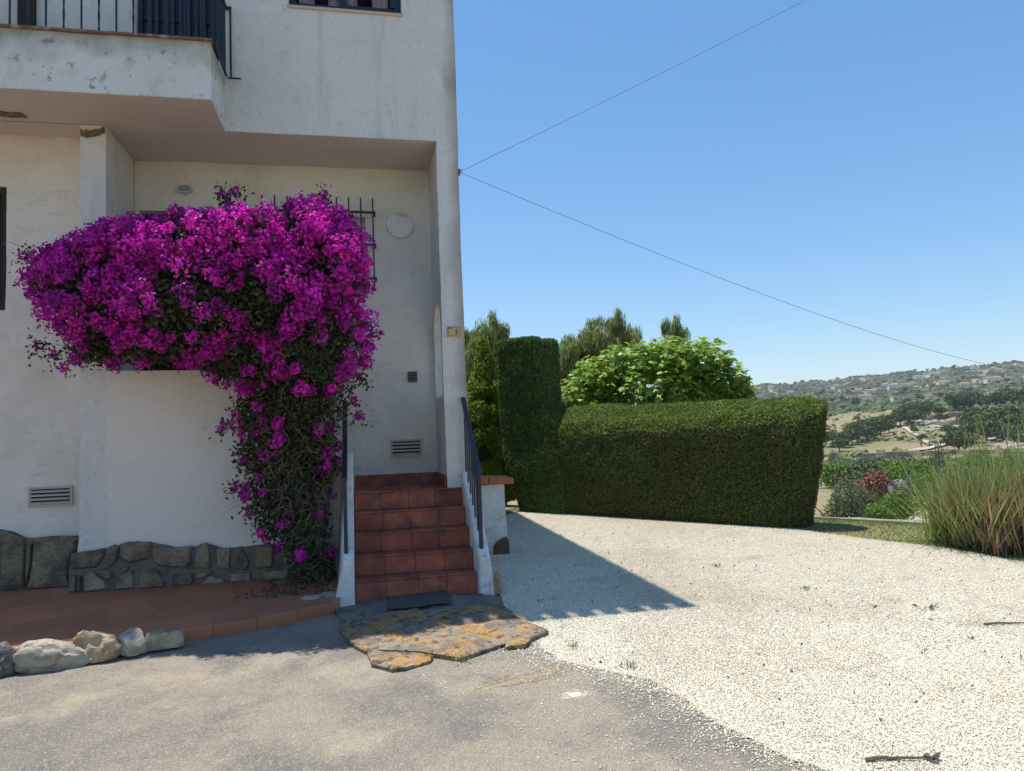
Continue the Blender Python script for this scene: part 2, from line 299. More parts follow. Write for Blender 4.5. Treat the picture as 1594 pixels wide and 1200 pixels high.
# ------------------------------------------------------------------ terrain
HN = np.array([.715, .699])                       # faces away over the hedge line
def prof(r): return np.interp(r, [0, 16.2, 17.4, 23, 45, 75, 110, 145, 170, 172, 210, 350, 500, 800, 1150, 1500, 1900, 2600, 5000], [-.6, -.65, -1.6, -2.6, -5.1, -5.4, -6.4, -6.9, -7.2, -5.8, -6.2, 3.0, 11, 28, 54, 88, 86, 60, 40])
def ground_z(x, y):
    x = np.asarray(x, float); y = np.asarray(y, float); r = np.hypot(x, y); az = np.degrees(np.arctan2(x, y))
    t = np.clip(x*HN[0]+y*HN[1]-9.9, 0, 6.6); near = .039*np.clip(y, -6, 12)-.16*t*t/(t+.8)
    ridge = 1+.06*np.interp(az, [25, 30, 36, 40, 44, 50], [0, -1.4, -1.2, -.2, .7, 1.2])*np.clip((r-600)/600, 0, 1)
    n1 = np.sin(x*.011+1)*np.cos(y*.013)*.5+np.sin(x*.031+y*.02)*.25+np.sin(x*.07-y*.09)*.12+np.sin(az*2.1)*.35+np.sin(az*5.3+1)*.2
    far = prof(r)*ridge+n1*np.clip((r-180)/500, 0, 1)*3.5
    w = np.clip((r-16.0)/1.2, 0, 1)*np.clip((t-2)/2, 0, 1); w = w*w*(3-2*w)
    far2 = np.where(r < 16, near, far); side = np.clip((az+40)/35, 0, 1)*np.clip((115-az)/30, 0, 1)
    w2 = np.clip((r-17)/14, 0, 1)*side; w2 = np.maximum(w*side, w2)
    return near*(1-w2)+far2*w2
rr = np.concatenate([np.arange(1, 12, 1.), np.arange(12, 20, .5), np.geomspace(20, 5200, 150)])
aa = np.radians(np.concatenate([np.arange(-180, 15, 5), np.arange(15, 60, .35), np.arange(60, 180, 5)]))
RR, AA = np.meshgrid(rr, aa, indexing='ij'); gx, gy = RR*np.sin(AA), RR*np.cos(AA); gz = ground_z(gx, gy)
na, nr = len(aa), len(rr); gv = np.stack([gx, gy, gz], -1).reshape(-1, 3); gv = np.vstack([gv, [[0, 0, 0]]])
gf = [(i*na+j, i*na+(j+1) % na, (i+1)*na+(j+1) % na, (i+1)*na+j) for i in range(nr-1) for j in range(na)]+[(nr*na, (j+1) % na, j) for j in range(na)]
gf = [q[::-1] for q in gf]
gv[:, 2] -= np.clip(1-np.hypot(gv[:, 0], gv[:, 1])/30, 0, 1)*.02
hills = link('terrain', mesh(gv, gf, 180), None, TERR, 'structure')
def zg(x, y): return float(ground_z(x, y))
def sheet(name, pts, off, mat, parent=None):      # planar ngon on the sloping ground
    bm = bmesh.new(); vv = [bm.verts.new((x, y, .039*y+off)) for x, y in pts]; es = [bm.edges.new((vv[i], vv[(i+1) % len(vv)])) for i in range(len(vv))]
    bmesh.ops.triangle_fill(bm, use_beauty=True, edges=es, normal=(0, 0, 1)); me = bpy.data.meshes.new('m')
    for f in bm.faces:
        if f.normal.z < 0: f.normal_flip()
    bm.to_mesh(me); bm.free(); return link(name, me, parent, mat, 'structure')
def rough_line(pts, step=.07, amp=.05, sc=2.5):
    out = []
    for (a, b) in zip(pts[:-1], pts[1:]):
        a = Vector((*a, 0)); b = Vector((*b, 0)); n = max(1, int((b-a).length/step))
        for i in range(n):
            p = a+(b-a)*i/n; d = noise.noise_vector(p*sc)*amp+noise.noise_vector(p*11)*amp*.5; out.append((p.x+d.x, p.y+d.y))
    return out+[pts[-1]]
graveledge = [(3.2, -3), (2.6, 1.0), (2.25, 2.4), (1.94, 2.93), (1.81, 3.18), (1.76, 3.36), (1.68, 3.62), (1.67, 3.84), (1.6, 4.1), (1.46, 4.25), (1.29, 4.41), (1.19, 4.56), (1.14, 4.96), (1.22, 5.1), (1.1, 5.5), (1.1, 6.3), (1.1, 7.9), (1.5, 8.2), (2.0, 10.6)]
grside = [(2.35, 11.1), (3.72, 9.7), (5.2, 8.2), (5.35, 7.79), (5.62, 7.2), (5.92, 6.64), (6.0, 6.2), (6.15, 5.4), (6.9, 4.0), (7.4, 1.0), (7.6, -3)]
asph_poly = [(-9, -6), (9, -6), (9, 2.5), (3.4, 5.6), (1.6, 6.6), (-.1, 6.7), (-3, 6.2), (-9, 4)]
sheet('road', asph_poly, .002, ASPH)
sheet('gravel_yard', rough_line(graveledge)+rough_line(grside, .1, .09), .0065, GRAVEL)
lawn_poly = rough_line([(2.35, 11.3), (5.4, 8.2), (5.3, 7.7), (5.9, 6.6), (6.1, 5.4), (6.8, 4)], .1, .03)
# lawn follows the terrain: fine grid between gravel and stone edge
lx, ly = np.meshgrid(np.linspace(0, 1, 40), np.linspace(0, 1, 30), indexing='ij')
A0, A1 = np.array([2.2, 11.3]), np.array([7.6, 3.2])
lp = A0+(A1-A0)*lx[..., None]+HN*(ly[..., None]*10.2-.9); lz = ground_z(lp[..., 0], lp[..., 1])+.004
rad = np.hypot(lp[..., 0], lp[..., 1]); lv = np.concatenate([lp, lz[..., None]], -1).reshape(-1, 3)
lf = [(i*30+j, i*30+j+1, (i+1)*30+j+1, (i+1)*30+j) for i in range(39) for j in range(29) if rad[i, j] < 15.9 or lp[i, j, 0] < 4.5]
lawn = link('lawn', mesh(lv, [q[::-1] for q in lf], 180), None, LAWN, 'structure')
# make sure normals point up
for o in (lawn, hills):
    bm = bmesh.new(); bm.from_mesh(o.data)
    for f in bm.faces:
        if f.normal.z < 0: f.normal_flip()
    bm.to_mesh(o.data); bm.free()

def point_in(poly, x, y):
    inside = np.zeros(len(x), bool); n = len(poly)
    for i in range(n):
        x0, y0 = poly[i]; x1, y1 = poly[(i+1) % n]
        if y0 == y1: continue
        c = ((y0 > y) != (y1 > y)) & (x < (x1-x0)*(y-y0)/(y1-y0)+x0); inside ^= c
    return inside
def pebbles(name, pts, mat, smin, smax, label, cat):
    """stones scattered over points: one ground cover object"""
    me = bpy.data.meshes.new('m'); me.vertices.add(len(pts)); me.vertices.foreach_set('co', np.asarray(pts, float).ravel()); me.update()
    o = link(name, me, None, mat, 'stuff'); tag(o, label, cat)
    ng = bpy.data.node_groups.new(name, 'GeometryNodeTree'); ng.interface.new_socket('Geometry', in_out='INPUT', socket_type='NodeSocketGeometry'); ng.interface.new_socket('Geometry', in_out='OUTPUT', socket_type='NodeSocketGeometry')
    N = ng.nodes; L = ng.links; gi = N.new('NodeGroupInput'); go = N.new('NodeGroupOutput')
    ico = N.new('GeometryNodeMeshIcoSphere'); ico.inputs['Radius'].default_value = .5; ico.inputs['Subdivisions'].default_value = 1
    sm = N.new('GeometryNodeSetMaterial'); sm.inputs['Material'].default_value = mat; L.new(ico.outputs[0], sm.inputs[0])
    ins = N.new('GeometryNodeInstanceOnPoints'); L.new(gi.outputs[0], ins.inputs['Points']); L.new(sm.outputs[0], ins.inputs['Instance'])
    rv = N.new('FunctionNodeRandomValue'); rv.data_type = 'FLOAT_VECTOR'; rv.inputs[0].default_value = (0, 0, 0); rv.inputs[1].default_value = (6.28, 6.28, 6.28)
    L.new(rv.outputs[0], ins.inputs['Rotation'])
    r1 = N.new('FunctionNodeRandomValue'); r1.data_type = 'FLOAT_VECTOR'; r1.inputs[0].default_value = (smin, smin, smin*.5); r1.inputs[1].default_value = (smax, smax*.8, smax*.7); r1.inputs['Seed'].default_value = 5
    L.new(r1.outputs[0], ins.inputs['Scale']); L.new(ins.outputs[0], go.inputs[0])
    md = o.modifiers.new('scatter', 'NODES'); md.node_group = ng; return o
gp = rough_line(graveledge)+grside
n = 1500000; px = RNG.uniform(1, 7, n); py = RNG.uniform(1.6, 11.2, n); keep = RNG.uniform(0, 1, n) < np.clip(24/(px**2+py**2), .1, .95)
px, py = px[keep], py[keep]; k = point_in(gp, px, py); px, py = px[k], py[k]
pebbles('gravel', np.stack([px, py, .039*py+.012], 1), PEB, .005, .0125, 'pale crushed limestone gravel covering the yard beside the white house', 'gravel')
n = 90000; px = RNG.uniform(.3, 2.4, n); py = RNG.uniform(2.6, 5.2, n)
ex = np.interp(py, [2.93, 3.36, 3.84, 4.25, 4.56, 5.0], [1.94, 1.76, 1.67, 1.46, 1.19, 1.16]); dd = ex-px; k = (dd > -.15) & (RNG.uniform(0, 1, n) < (np.exp(-np.clip(dd, 0, 9)/.10)*.6+np.exp(-np.clip(dd, 0, 9)/.4)*.06))
pebbles('loose_gravel', np.stack([px[k], py[k], .039*py[k]+.006], 1), PEB, .006, .014, 'loose pale gravel stones spilling onto the edge of the asphalt', 'gravel')
n = 110000; px = RNG.uniform(-3, 2.2, n); py = RNG.uniform(2.4, 6.2, n); k = ~point_in(gp, px, py); px, py = px[k], py[k]; k = RNG.uniform(0, 1, len(px)) < np.clip(16/(px**2+py**2), .1, 1)
pebbles('asphalt_aggregate', np.stack([px[k], py[k], .039*py[k]+.000], 1), PEBD, .004, .0095, 'small worn aggregate stones standing proud of the old asphalt', 'aggregate')

for cx_, cy_, ax_, ay_, nn_, ang_, sm_, lab_ in ((.95, 4.35, .30, .085, 9000, .28, SANDM, 'patch of tan sand and grit worn into the asphalt by the flagstone'), (1.13, 4.02, .09, .045, 1500, .1, PEB, 'small pale patch of crushed grit on the asphalt edge')):
    d_ = RNG.normal(0, .45, (nn_, 2)); nz_ = np.array([noise.noise(Vector((a*3, b*3, cx_*9))) for a, b in d_]); d_ = d_[nz_ > -.12]
    qx = cx_+d_[:, 0]*ax_*math.cos(ang_)-d_[:, 1]*ay_*math.sin(ang_); qy = cy_+d_[:, 0]*ax_*math.sin(ang_)+d_[:, 1]*ay_*math.cos(ang_)
    pebbles('sand_patch', np.stack([qx, qy, .039*qy+.003], 1), sm_, .003, .009, lab_, 'sand')

# ------------------------------------------------------------------ house
F, RC, LWY = 7.22, 8.08, 7.53
house = thing('white_house', 'white stuccoed two storey house with balcony, recessed porch and outside stairs', 'house', (-1, 7.5, .3))
hinv = Matrix.Translation((1, -7.5, -.3))
def hpart(o):            # keep world position under the house empty
    o.parent = house; o.matrix_parent_inverse = hinv; return o
def hb(mb, name, mat, **k): return hpart(mb.build(name, mat, **k))
ST = 4.6; TOP = 7.25
upper = solid([(-8, -1.98, F+.1, F+.3, ST, TOP), (-2.12, 1.04, F, F+.3, ST, TOP), (.82, 1.04, F+.3, 12.2, ST, TOP), (-8, .82, 12, 12.2, .2, TOP), (-8, -7.8, F+.3, 12, .2, TOP), (.82, 1.04, RC+.2, 12.2, .2, ST),(.82,1.04,RC-.0,RC+.2,.2,ST)],
    [(-1.98, -1.25, F-.1, F+.4, 5.14, TOP+.1), (-.59, .51, F-.1, F+.4, 5.9, 6.92)])
hpart(link('wall', upper, None, STUCCO))
# porch walls
porch = solid([(-2.23, .82, RC, RC+.2, .2, ST)], [(-.78, .11, RC-.1, RC+.3, 3.26, 4.06), (-2.19, -1.4, RC-.1, RC+.3, 1.1, 4.07)])
hpart(link('porch_wall', porch, None, STUCCO_IN))
left = solid([(-8, -2.45, LWY, LWY+.2, .2, ST)], [(-4.6, -3.18, LWY-.1, LWY+.12, 2.93, 4.10)]); hpart(link('side_wall', left, None, STUCCO_IN))
pil = solid([(-2.45, -2.235, F, RC+.2, .2, ST-.004)]); pilo = hpart(link('pillar', pil, None, STUCCO))
# terrace parapet with falling right end and a bulging foot
prof_pts = [(-2.235, .2), (-2.235, 2.32), (-1.4, 2.31), (-1.22, 2.22), (-.95, 1.95), (-.6, 1.55), (-.3, 1.45), (-.16, 1.45), (-.16, .2)]
pw = solid([(-2.235, -.16, F, F+.18, .2, 2.33)]); v = np.array([q.co[:] for q in pw.vertices])
lim = np.interp(v[:, 0], [-2.235, -1.4, -1.22, -.95, -.6, -.3, -.16], [2.32, 2.31, 2.22, 1.95, 1.55, 1.45, 1.45]); v[:, 2] = .2+(v[:, 2]-.2)*(lim-.2)/2.13
for i, q in enumerate(pw.vertices): q.co = v[i]
hpart(link('parapet', pw, None, STUCCOW))
def flare(me, z0, z1, dx, xlo, xhi, dy):    # widen the foot of a wall
    for q in me.vertices:
        t = min(1, max(0, (z1-q.co.z)/(z1-z0)))**2
        if q.co.x <= xlo: q.co.x -= dx*t
        if q.co.x >= xhi: q.co.x += dx*t
        if q.co.y < F+.05: q.co.y -= dy*t
flare(pil, .39, 1.05, .07, -2.4, 99, .03); flare(pw, .39, 1.05, 0, -99, 99, .03)
# right side wall with an arched opening
aw = MB(); y0, y1, zs, ztop, zb = 7.30, 8.0, 2.62, 3.0, 2.02
ys = list(np.linspace(y0, y1, 17)); arch = [zs+(ztop-zs)*math.sqrt(max(0, 1-((y-(y0+y1)/2)/((y1-y0)/2))**2)) for y in ys]
def quadx(x, a, b): # panel piece between two (y,z) edges
    pass
pieces = []
zl = [.2+(zb-.2)*i/14 for i in range(15)]
for i in range(16):
    ya, yb = ys[i], ys[i+1]
    for x, fl in ((.82, 1), (1.04, 0)):
        for a, b in zip(zl[:-1], zl[1:]):
            q = [(x, ya, a), (x, yb, a), (x, yb, b), (x, ya, b)]; pieces.append(q[::-1] if fl else q)
        for t in range(14):
            q = [(x, ya, arch[i]+(ST-arch[i])*t/14), (x, yb, arch[i+1]+(ST-arch[i+1])*t/14), (x, yb, arch[i+1]+(ST-arch[i+1])*(t+1)/14), (x, ya, arch[i]+(ST-arch[i])*(t+1)/14)]; pieces.append(q[::-1] if fl else q)
    pieces.append([(.82, ya, zb), (1.04, ya, zb), (1.04, yb, zb), (.82, yb, zb)])
    pieces.append([(.82, ya, arch[i]), (.82, yb, arch[i+1]), (1.04, yb, arch[i+1]), (1.04, ya, arch[i])])
for y in (y0, y1):
    q = [(.82, y, zb), (.82, y, zs), (1.04, y, zs), (1.04, y, zb)]; pieces.append(q if y == y0 else q[::-1])
for p in pieces: aw.add(p, [(0, 1, 2, 3)])
me = mesh(aw.v, aw.f); bm = bmesh.new(); bm.from_mesh(me); bmesh.ops.remove_doubles(bm, verts=bm.verts, dist=.001); bmesh.ops.recalc_face_normals(bm, faces=bm.faces); bm.to_mesh(me); bm.free()
for q in me.vertices: q.co = wob([q.co])[0]
me.shade_smooth(); me.set_sharp_from_angle(angle=R(35)); hpart(link('arched_wall', me, None, STUCCO))
colm = solid([(.82, 1.04, F, y0, .2, ST), (.82, 1.04, y1, RC, .2, ST)], cell=.07)
for q in colm.vertices:
    if q.co.x > 1 and q.co.z < 2.4: q.co.x += .07*((2.4-q.co.z)/2.2)
    if q.co.y < F+.03 and q.co.z < 1.8: q.co.y -= .03*((1.8-q.co.z)/1.6)
hpart(link('column', colm, None, STUCCO))
# floor slab soffit
sof = solid([(-8, -1.2, 6.565, F, ST+.001, ST+.05), (-8, .82, F+.3, 12, ST, ST+.12)], cell=.2)
hpart(link('soffit', sof, None, SOFFIT))
sof2 = solid([(-8, 1.035, F+.004, F+.296, ST-.004, ST-.001)], cell=.2); hpart(link('soffit', sof2, None, SOFFIT))
bal = solid([(-8, -1.2, 6.56, F-.002, ST+.004, 5.115)], cell=.07); hpart(link('balcony', bal, None, BALC))
hb(MB().box(-8, -1.185, 6.53, 6.62, 5.118, 5.135).box(-8, -1.2, 6.62, F-.004, 5.118, 5.128), 'balcony_floor_edge', M('old_terracotta_edge', (.20, .11, .07), .9, cols=[(14, .5, .6, (.42, .36, .28), .8)], bumps=[(20, .01, 'noise')]))
# broken plaster on the pillar head and soffit
def patch(name, pts, y, th, mat, ax='y'):
    mb = MB(); mb.prism(pts, ax, y-th, y+.01); return hb(mb, name, mat)
patch('broken_plaster', [(-2.45, 4.555), (-2.42, 4.535), (-2.40, 4.55), (-2.36, 4.54), (-2.33, 4.555), (-2.29, 4.56), (-2.245, 4.59), (-2.242, 4.53), (-2.29, 4.50), (-2.35, 4.485), (-2.40, 4.47), (-2.445, 4.49)], F, .014, PLASTER_DMG)
patch('broken_plaster', [(-3.3, 6.98), (-3.1, 6.95), (-2.98, 7.02), (-2.86, 7.02), (-2.84, 7.10), (-2.98, 7.12), (-3.12, 7.08), (-3.3, 7.12)], ST-.0, .012, PLASTER_DMG, 'z')
# roof with barrel tiles
rz = lambda y: 7.36-(y-7.0)*.2
rf = MB()
for xa, xb, yf_ in ((-3.2, 1.16, 6.80), (-8.2, -3.2, 7.16)):
    rf.add([(xa, yf_, rz(yf_)-.1), (xb, yf_, rz(yf_)-.1), (xb, 12.4, rz(12.4)-.1), (xa, 12.4, rz(12.4)-.1), (xa, yf_, rz(yf_)-.02), (xb, yf_, rz(yf_)-.02), (xb, 12.4, rz(12.4)-.02), (xa, 12.4, rz(12.4)-.02)],
        [(0, 3, 2, 1), (4, 5, 6, 7), (0, 1, 5, 4), (1, 2, 6, 5), (2, 3, 7, 6), (3, 0, 4, 7)])
roof = hb(rf, 'roof', STUCCO)
tl = MB(); 
for i in range(48):
    x = 1.12-i*.2
    for j in range(12):
        ya = (6.66 if x > -3.2 else 7.02)+j*.45; yb = ya+.5; prv = []
        for yy, dz, rd in ((ya, .012, .085), (yb, 0, .07)):
            prv.append([(x+rd*math.cos(t), yy, rz(yy)-.02+dz+rd*.8*math.sin(t)) for t in np.linspace(0, math.pi, 6)]+[(x+(rd-.014)*math.cos(t), yy, rz(yy)-.02+dz+(rd-.014)*.8*math.sin(t)) for t in np.linspace(math.pi, 0, 6)])
        n_ = 12; tl.add(prv[0]+prv[1], [(k, (k+1) % n_, n_+(k+1) % n_, n_+k) for k in range(n_)]+[tuple(range(n_))[::-1]])
    if i < 47:
        xx = x-.1; pr = []
        for yy in (6.80 if x > -3.1 else 7.16, 12.4): pr.append([(xx+.07*math.cos(t), yy, rz(yy)+.03+.05*math.sin(t)) for t in np.linspace(math.pi, 2*math.pi, 5)])
        tl.add(pr[0]+pr[1], [(k, k+1, 6+k, 5+k) for k in range(4)])
to = tl.build('roof_tile', COPING, kind='stuff'); to.parent = roof
# verge shadow line: fascia under the eave
# upper window
win = hb(MB().box(-.59, .51, F+.08, F+.14, 5.90, 5.975).box(-.59, -.53, F+.08, F+.14, 5.975, 6.92).box(.45, .51, F+.08, F+.14, 5.975, 6.92).box(-.10, -.03, F+.08, F+.14, 5.975, 6.92).box(-.03, .45, F+.09, F+.13, 5.975, 6.0).box(.40, .45, F+.07, F+.12, 6.0, 6.92), 'window', BLUEIRON)
MB().box(-.53, -.10, F+.11, F+.116, 5.975, 6.92).build('pane', GLASS, win); MB().box(-.03, .40, F+.11, F+.116, 6.0, 6.92).build('pane', GLASS, win)
cur = MB()
xs = np.linspace(-.5, .38, 90)
for a, b in zip(xs[:-1], xs[1:]):
    if int((a+.5)*7) % 3 == 1: continue
    ya, yb = F+.14+.012*math.sin(a*60), F+.14+.012*math.sin(b*60); cur.add([(a, ya, 5.95), (b, yb, 5.95), (b, yb, 6.9), (a, ya, 6.9)], [(0, 1, 2, 3)])
cur.build('curtain', PINK, win); MB().box(-.6, .52, F-.02, F+.08, 5.868, 5.899).build('sill', SILLM, win, bevel=.004)
GLASS.node_tree.nodes['Principled BSDF'].inputs['Transmission Weight'].default_value = 1; GLASS.node_tree.nodes['Principled BSDF'].inputs['IOR'].default_value = 1.12
MB().box(-.6, .52, F+.32, F+.34, 5.8, 7).build('room_behind', DARK, win)
# balcony gate (dark blue metal)
gate = hb(MB().box(-1.98, -1.25, F+.12, F+.14, 5.14, TOP), 'balcony_door', BLUEIRON)
for i in range(11):
    x = -1.97+i*.071; MB().box(x, x+.03, F+.07, F+.10, 5.15, TOP).build('slat', BLUEIRON, gate)
for z in (5.32, 5.7): MB().box(-1.98, -1.25, F+.1, F+.12, z, z+.02).build('crossbar', BLUEIRON, gate)
# shutter at the far left of the balcony
dl = hb(MB().box(-3.0, -2.86, F+.05, F+.1, 5.14, 6.6), 'balcony_shutter', WOODD)
# balcony railing
rail = hb(MB().box(-3.6, -1.14, 6.6, 6.64, 5.80, 5.82).box(-1.19, -1.12, F-.035, F-.02, 5.79, 5.82).box(-1.19, -1.16, 6.64, F-.04, 5.79, 5.82).box(-1.185, -1.165, 6.62, F-.01, 5.13, 5.145), 'balcony_railing', IRON)
def bar(p0, p1, r, name='baluster', parent=rail, mat=IRON, twist=False):
    if twist:
        a, b = Vector(p0), Vector(p1); pts = [a.lerp(b, i/14) for i in range(15)]; MB().tube(pts, [r*(1+.25*math.sin(i*2.1)) for i in range(15)], 5).build(name, mat, parent)
    else: MB().tube([p0, p1], r, 6).build(name, mat, parent)
for i in range(18):
    x = -3.47+i*.1365; bar((x, 6.62, 5.13), (x, 6.62, 5.8), .009, twist=i % 2 == 0)
for i in range(7): bar((-1.175, 6.63+i*.085, 5.13), (-1.175, 6.63+i*.085, 5.8), .009)
bar((-1.13, F-.03, 5.11), (-1.13, F-.03, 5.82), .010); bar((-1.16, F-.03, 5.11), (-1.04, F-.03, 5.11), .008)
# window grille on the porch wall
gr = hb(MB().box(-.97, .215, RC-.14, RC-.125, 4.055, 4.08).box(-.97, .215, RC-.14, RC-.125, 3.70, 3.725).box(-.97, .215, RC-.14, RC-.125, 3.33, 3.355), 'window_grille', IRON)
for z in (4.06, 3.705, 3.335): MB().box(.20, .22, RC-.14, RC, z, z+.02).build('bracket', IRON, gr)
for i in range(10):
    x = .19-i*.127; MB().box(x-.008, x+.008, RC-.156, RC-.141, 3.20, 4.22).build('bar', IRON, gr)
w2 = hb(MB().box(-.78, .11, RC+.1, RC+.14, 3.26, 3.32).box(-.78, .11, RC+.1, RC+.14, 4.0, 4.06).box(-.78, -.72, RC+.1, RC+.14, 3.32, 4.0).box(.04, .11, RC+.1, RC+.14, 3.32, 4.0).box(-.37, -.30, RC+.1, RC+.14, 3.32, 4.0), 'porch_window', WHITEP)
M_ = M('painted_reflection_pane', (.10, .13, .15), .15, cols=[(12, .45, .6, (.22, .27, .30), .7)])  # paler mottling paints reflections into the dark pane colour
MB().box(-.72, -.37, RC+.12, RC+.124, 3.32, 4.0).build('pane', M_, w2); MB().box(-.30, .04, RC+.12, RC+.124, 3.32, 4.0).build('pane', M_, w2)
# porch door in shadow, side window shutter
d_ = hb(MB().box(-2.19, -1.4, RC+.12, RC+.17, 1.11, 4.07), 'porch_door', WOODD)
for i in range(6): MB().box(-2.17+i*.13, -2.06+i*.13, RC+.105, RC+.12, 1.2, 3.95).build('panel', WOODD, d_)
sh_ = hb(MB().box(-4.6, -3.18, LWY+.02, LWY+.06, 2.93, 4.10), 'window_shutter', WOODD)
for i in range(12): MB().box(-4.5, -3.24, LWY+.005, LWY+.02, 3.0+i*.088, 3.06+i*.088).build('slat', WOODD, sh_)
# louvre vents
def louvre(x0, x1, z0, z1, y, ns, mat, name='louvre_vent', fr=.02):
    o = hb(MB().box(x0, x1, y-.02, y-.002, z1-fr, z1).box(x0, x1, y-.02, y-.002, z0, z0+fr).box(x0, x0+fr, y-.02, y-.002, z0+fr, z1-fr).box(x1-fr, x1, y-.02, y-.002, z0+fr, z1-fr), name, mat)
    MB().box(x0+fr, x1-fr, y-.004, y-.001, z0+fr, z1-fr).build('backing', DARK, o)
    hgt = (z1-z0-2*fr)/ns
    for i in range(ns):
        a = z0+fr+hgt*(i+.5); MB().prism([(y-.022, a-hgt*.42), (y-.006, a+hgt*.12), (y-.006, a+hgt*.2), (y-.022, a-hgt*.05)], 'x', x0+fr, x1-fr).build('slat', mat, o)
    return o
louvre(.32, .66, 1.41, 1.60, RC, 4, PLASTIC); louvre(-2.975, -2.61, 1.11, 1.29, LWY, 4, PLASTIC)
louvre(.525, .63, 2.22, 2.34, RC, 6, M('grey_grille', (.20, .20, .18), .7), 'small_vent', .008)
# stone plinth
pl = hb(MB().box(-2.52, -.25, F-.035, F+.01, .3, .60).add([], []), 'plinth', MORTAR)
def wavy(x0, x1, y, zf, th, parent, name='mortar'):
    xs = np.linspace(x0, x1, int((x1-x0)/.03)); pts = [(x, zf(x)+.012*noise.noise(Vector((x*9, 1, 2)))) for x in xs]
    mb = MB(); mb.prism([(x0, .25)]+pts+[(x1, .25)], 'y', y-th, y+.004); o = mb.build(name, MORTAR, parent); return o
wavy(-2.50, -.3, F, lambda x: np.interp(x, [-2.5, -2.35, -2.2, -2.05, -1.85, -1.6, -1.37, -1.25, -.9, -.3], [.70, .72, .74, .78, .765, .69, .72, .67, .68, .66]), .042, pl)
bay = [[(-2.498, .712), (-2.349, .73), (-2.239, .718), (-2.235, .67), (-2.297, .579), (-2.497, .583)], [(-2.212, .742), (-2.147, .769), (-2.111, .742), (-2.14, .61), (-2.18, .571), (-2.222, .616)], [(-2.1, .742), (-2.048, .785), (-1.969, .785), (-1.849, .772), (-1.869, .627), (-2.035, .603), (-2.115, .679)], [(-1.829, .731), (-1.661, .708), (-1.504, .716), (-1.526, .581), (-1.567, .529), (-1.783, .556), (-1.829, .61)], [(-1.443, .727), (-1.374, .737), (-1.356, .67), (-1.358, .504), (-1.495, .529)], [(-1.298, .678), (-1.18, .676), (-1.189, .478), (-1.296, .493)], [(-1.09, .684), (-1.011, .53), (-1.057, .461), (-1.155, .482)], [(-.956, .673), (-.8, .67), (-.817, .473), (-.966, .469)], [(-2.497, .531), (-2.455, .528), (-2.464, .38), (-2.513, .381)], [(-2.401, .531), (-2.31, .545), (-2.232, .462), (-2.193, .382), (-2.4, .37)], [(-2.151, .498), (-1.996, .536), (-1.993, .375), (-2.151, .37)], [(-1.946, .455), (-1.876, .542), (-1.789, .521), (-1.73, .417), (-1.73, .37), (-1.946, .37)], [(-1.665, .474), (-1.499, .472), (-1.5, .37), (-1.665, .37)], [(-1.425, .37), (-1.363, .443), (-1.253, .41), (-1.225, .37)], [(-2.095, .575), (-2.03, .57), (-2.035, .539), (-2.10, .523)], [(-1.472, .462), (-1.321, .487), (-1.362, .454), (-1.465, .426)], [(-1.183, .441), (-1.001, .442), (-1.002, .37), (-1.183, .37)], [(-2.445, .52), (-2.415, .521), (-2.415, .39), (-2.447, .384)], [(-2.31, .559), (-2.232, .568), (-2.167, .528), (-2.167, .48), (-2.219, .482)], [(-.74, .66), (-.55, .65), (-.57, .5), (-.72, .49)], [(-.9, .44), (-.66, .45), (-.68, .36), (-.9, .36)]]
lft = [[(-3.6, .93), (-3.45, .9), (-3.19, .915), (-3.2, .40), (-3.6, .40)], [(-3.176, .911), (-3.098, .892), (-2.981, .827), (-2.973, .698), (-2.978, .40), (-3.171, .40)], [(-2.955, .784), (-2.915, .794), (-2.938, .566), (-2.965, .426)], [(-2.9, .837), (-2.652, .842), (-2.532, .813), (-2.585, .686), (-2.609, .644), (-2.61, .39), (-2.958, .39), (-2.914, .579)]]
def rubble(poly, y, th, parent):
    """one bevelled, uneven stone"""
    cx = sum(p[0] for p in poly)/len(poly); cz = sum(p[1] for p in poly)/len(poly); n = len(poly); dz = random.uniform(-.008, .01)
    pts = []
    for i in range(n):
        a, b = poly[i], poly[(i+1) % n]; pts.append(a); m = ((a[0]+b[0])/2+random.uniform(-.006, .006), (a[1]+b[1])/2+random.uniform(-.006, .006)); pts.append(m)
    n = len(pts); v = [(x, y+.005, z) for x, z in pts]+[(x, y-th-dz+random.uniform(0, .01), z) for x, z in pts]+[(cx+(x-cx)*.84, y-th-.016-dz+random.uniform(-.004, .004), cz+(z-cz)*.84) for x, z in pts]+[(cx, y-th-.02-dz, cz)]
    f = [(i, (i+1) % n, n+(i+1) % n, n+i) for i in range(n)]+[(n+i, n+(i+1) % n, 2*n+(i+1) % n, 2*n+i) for i in range(n)]+[(2*n+i, 2*n+(i+1) % n, 3*n) for i in range(n)]
    me = mesh(v, f, 40); bm = bmesh.new(); bm.from_mesh(me); bmesh.ops.recalc_face_normals(bm, faces=bm.faces); bm.to_mesh(me); bm.free()
    return link('stone', me, parent, STONE)
for p in bay: rubble(p, F-.042, .018, pl)
pl2 = wavy(-3.8, -2.47, LWY, lambda x: np.interp(x, [-3.8, -3.2, -3.1, -2.98, -2.5], [.93, .93, .9, .83, .83]), .05, None, 'plinth'); hpart(pl2)
for p in lft: rubble(p, LWY-.05, .03, pl2)

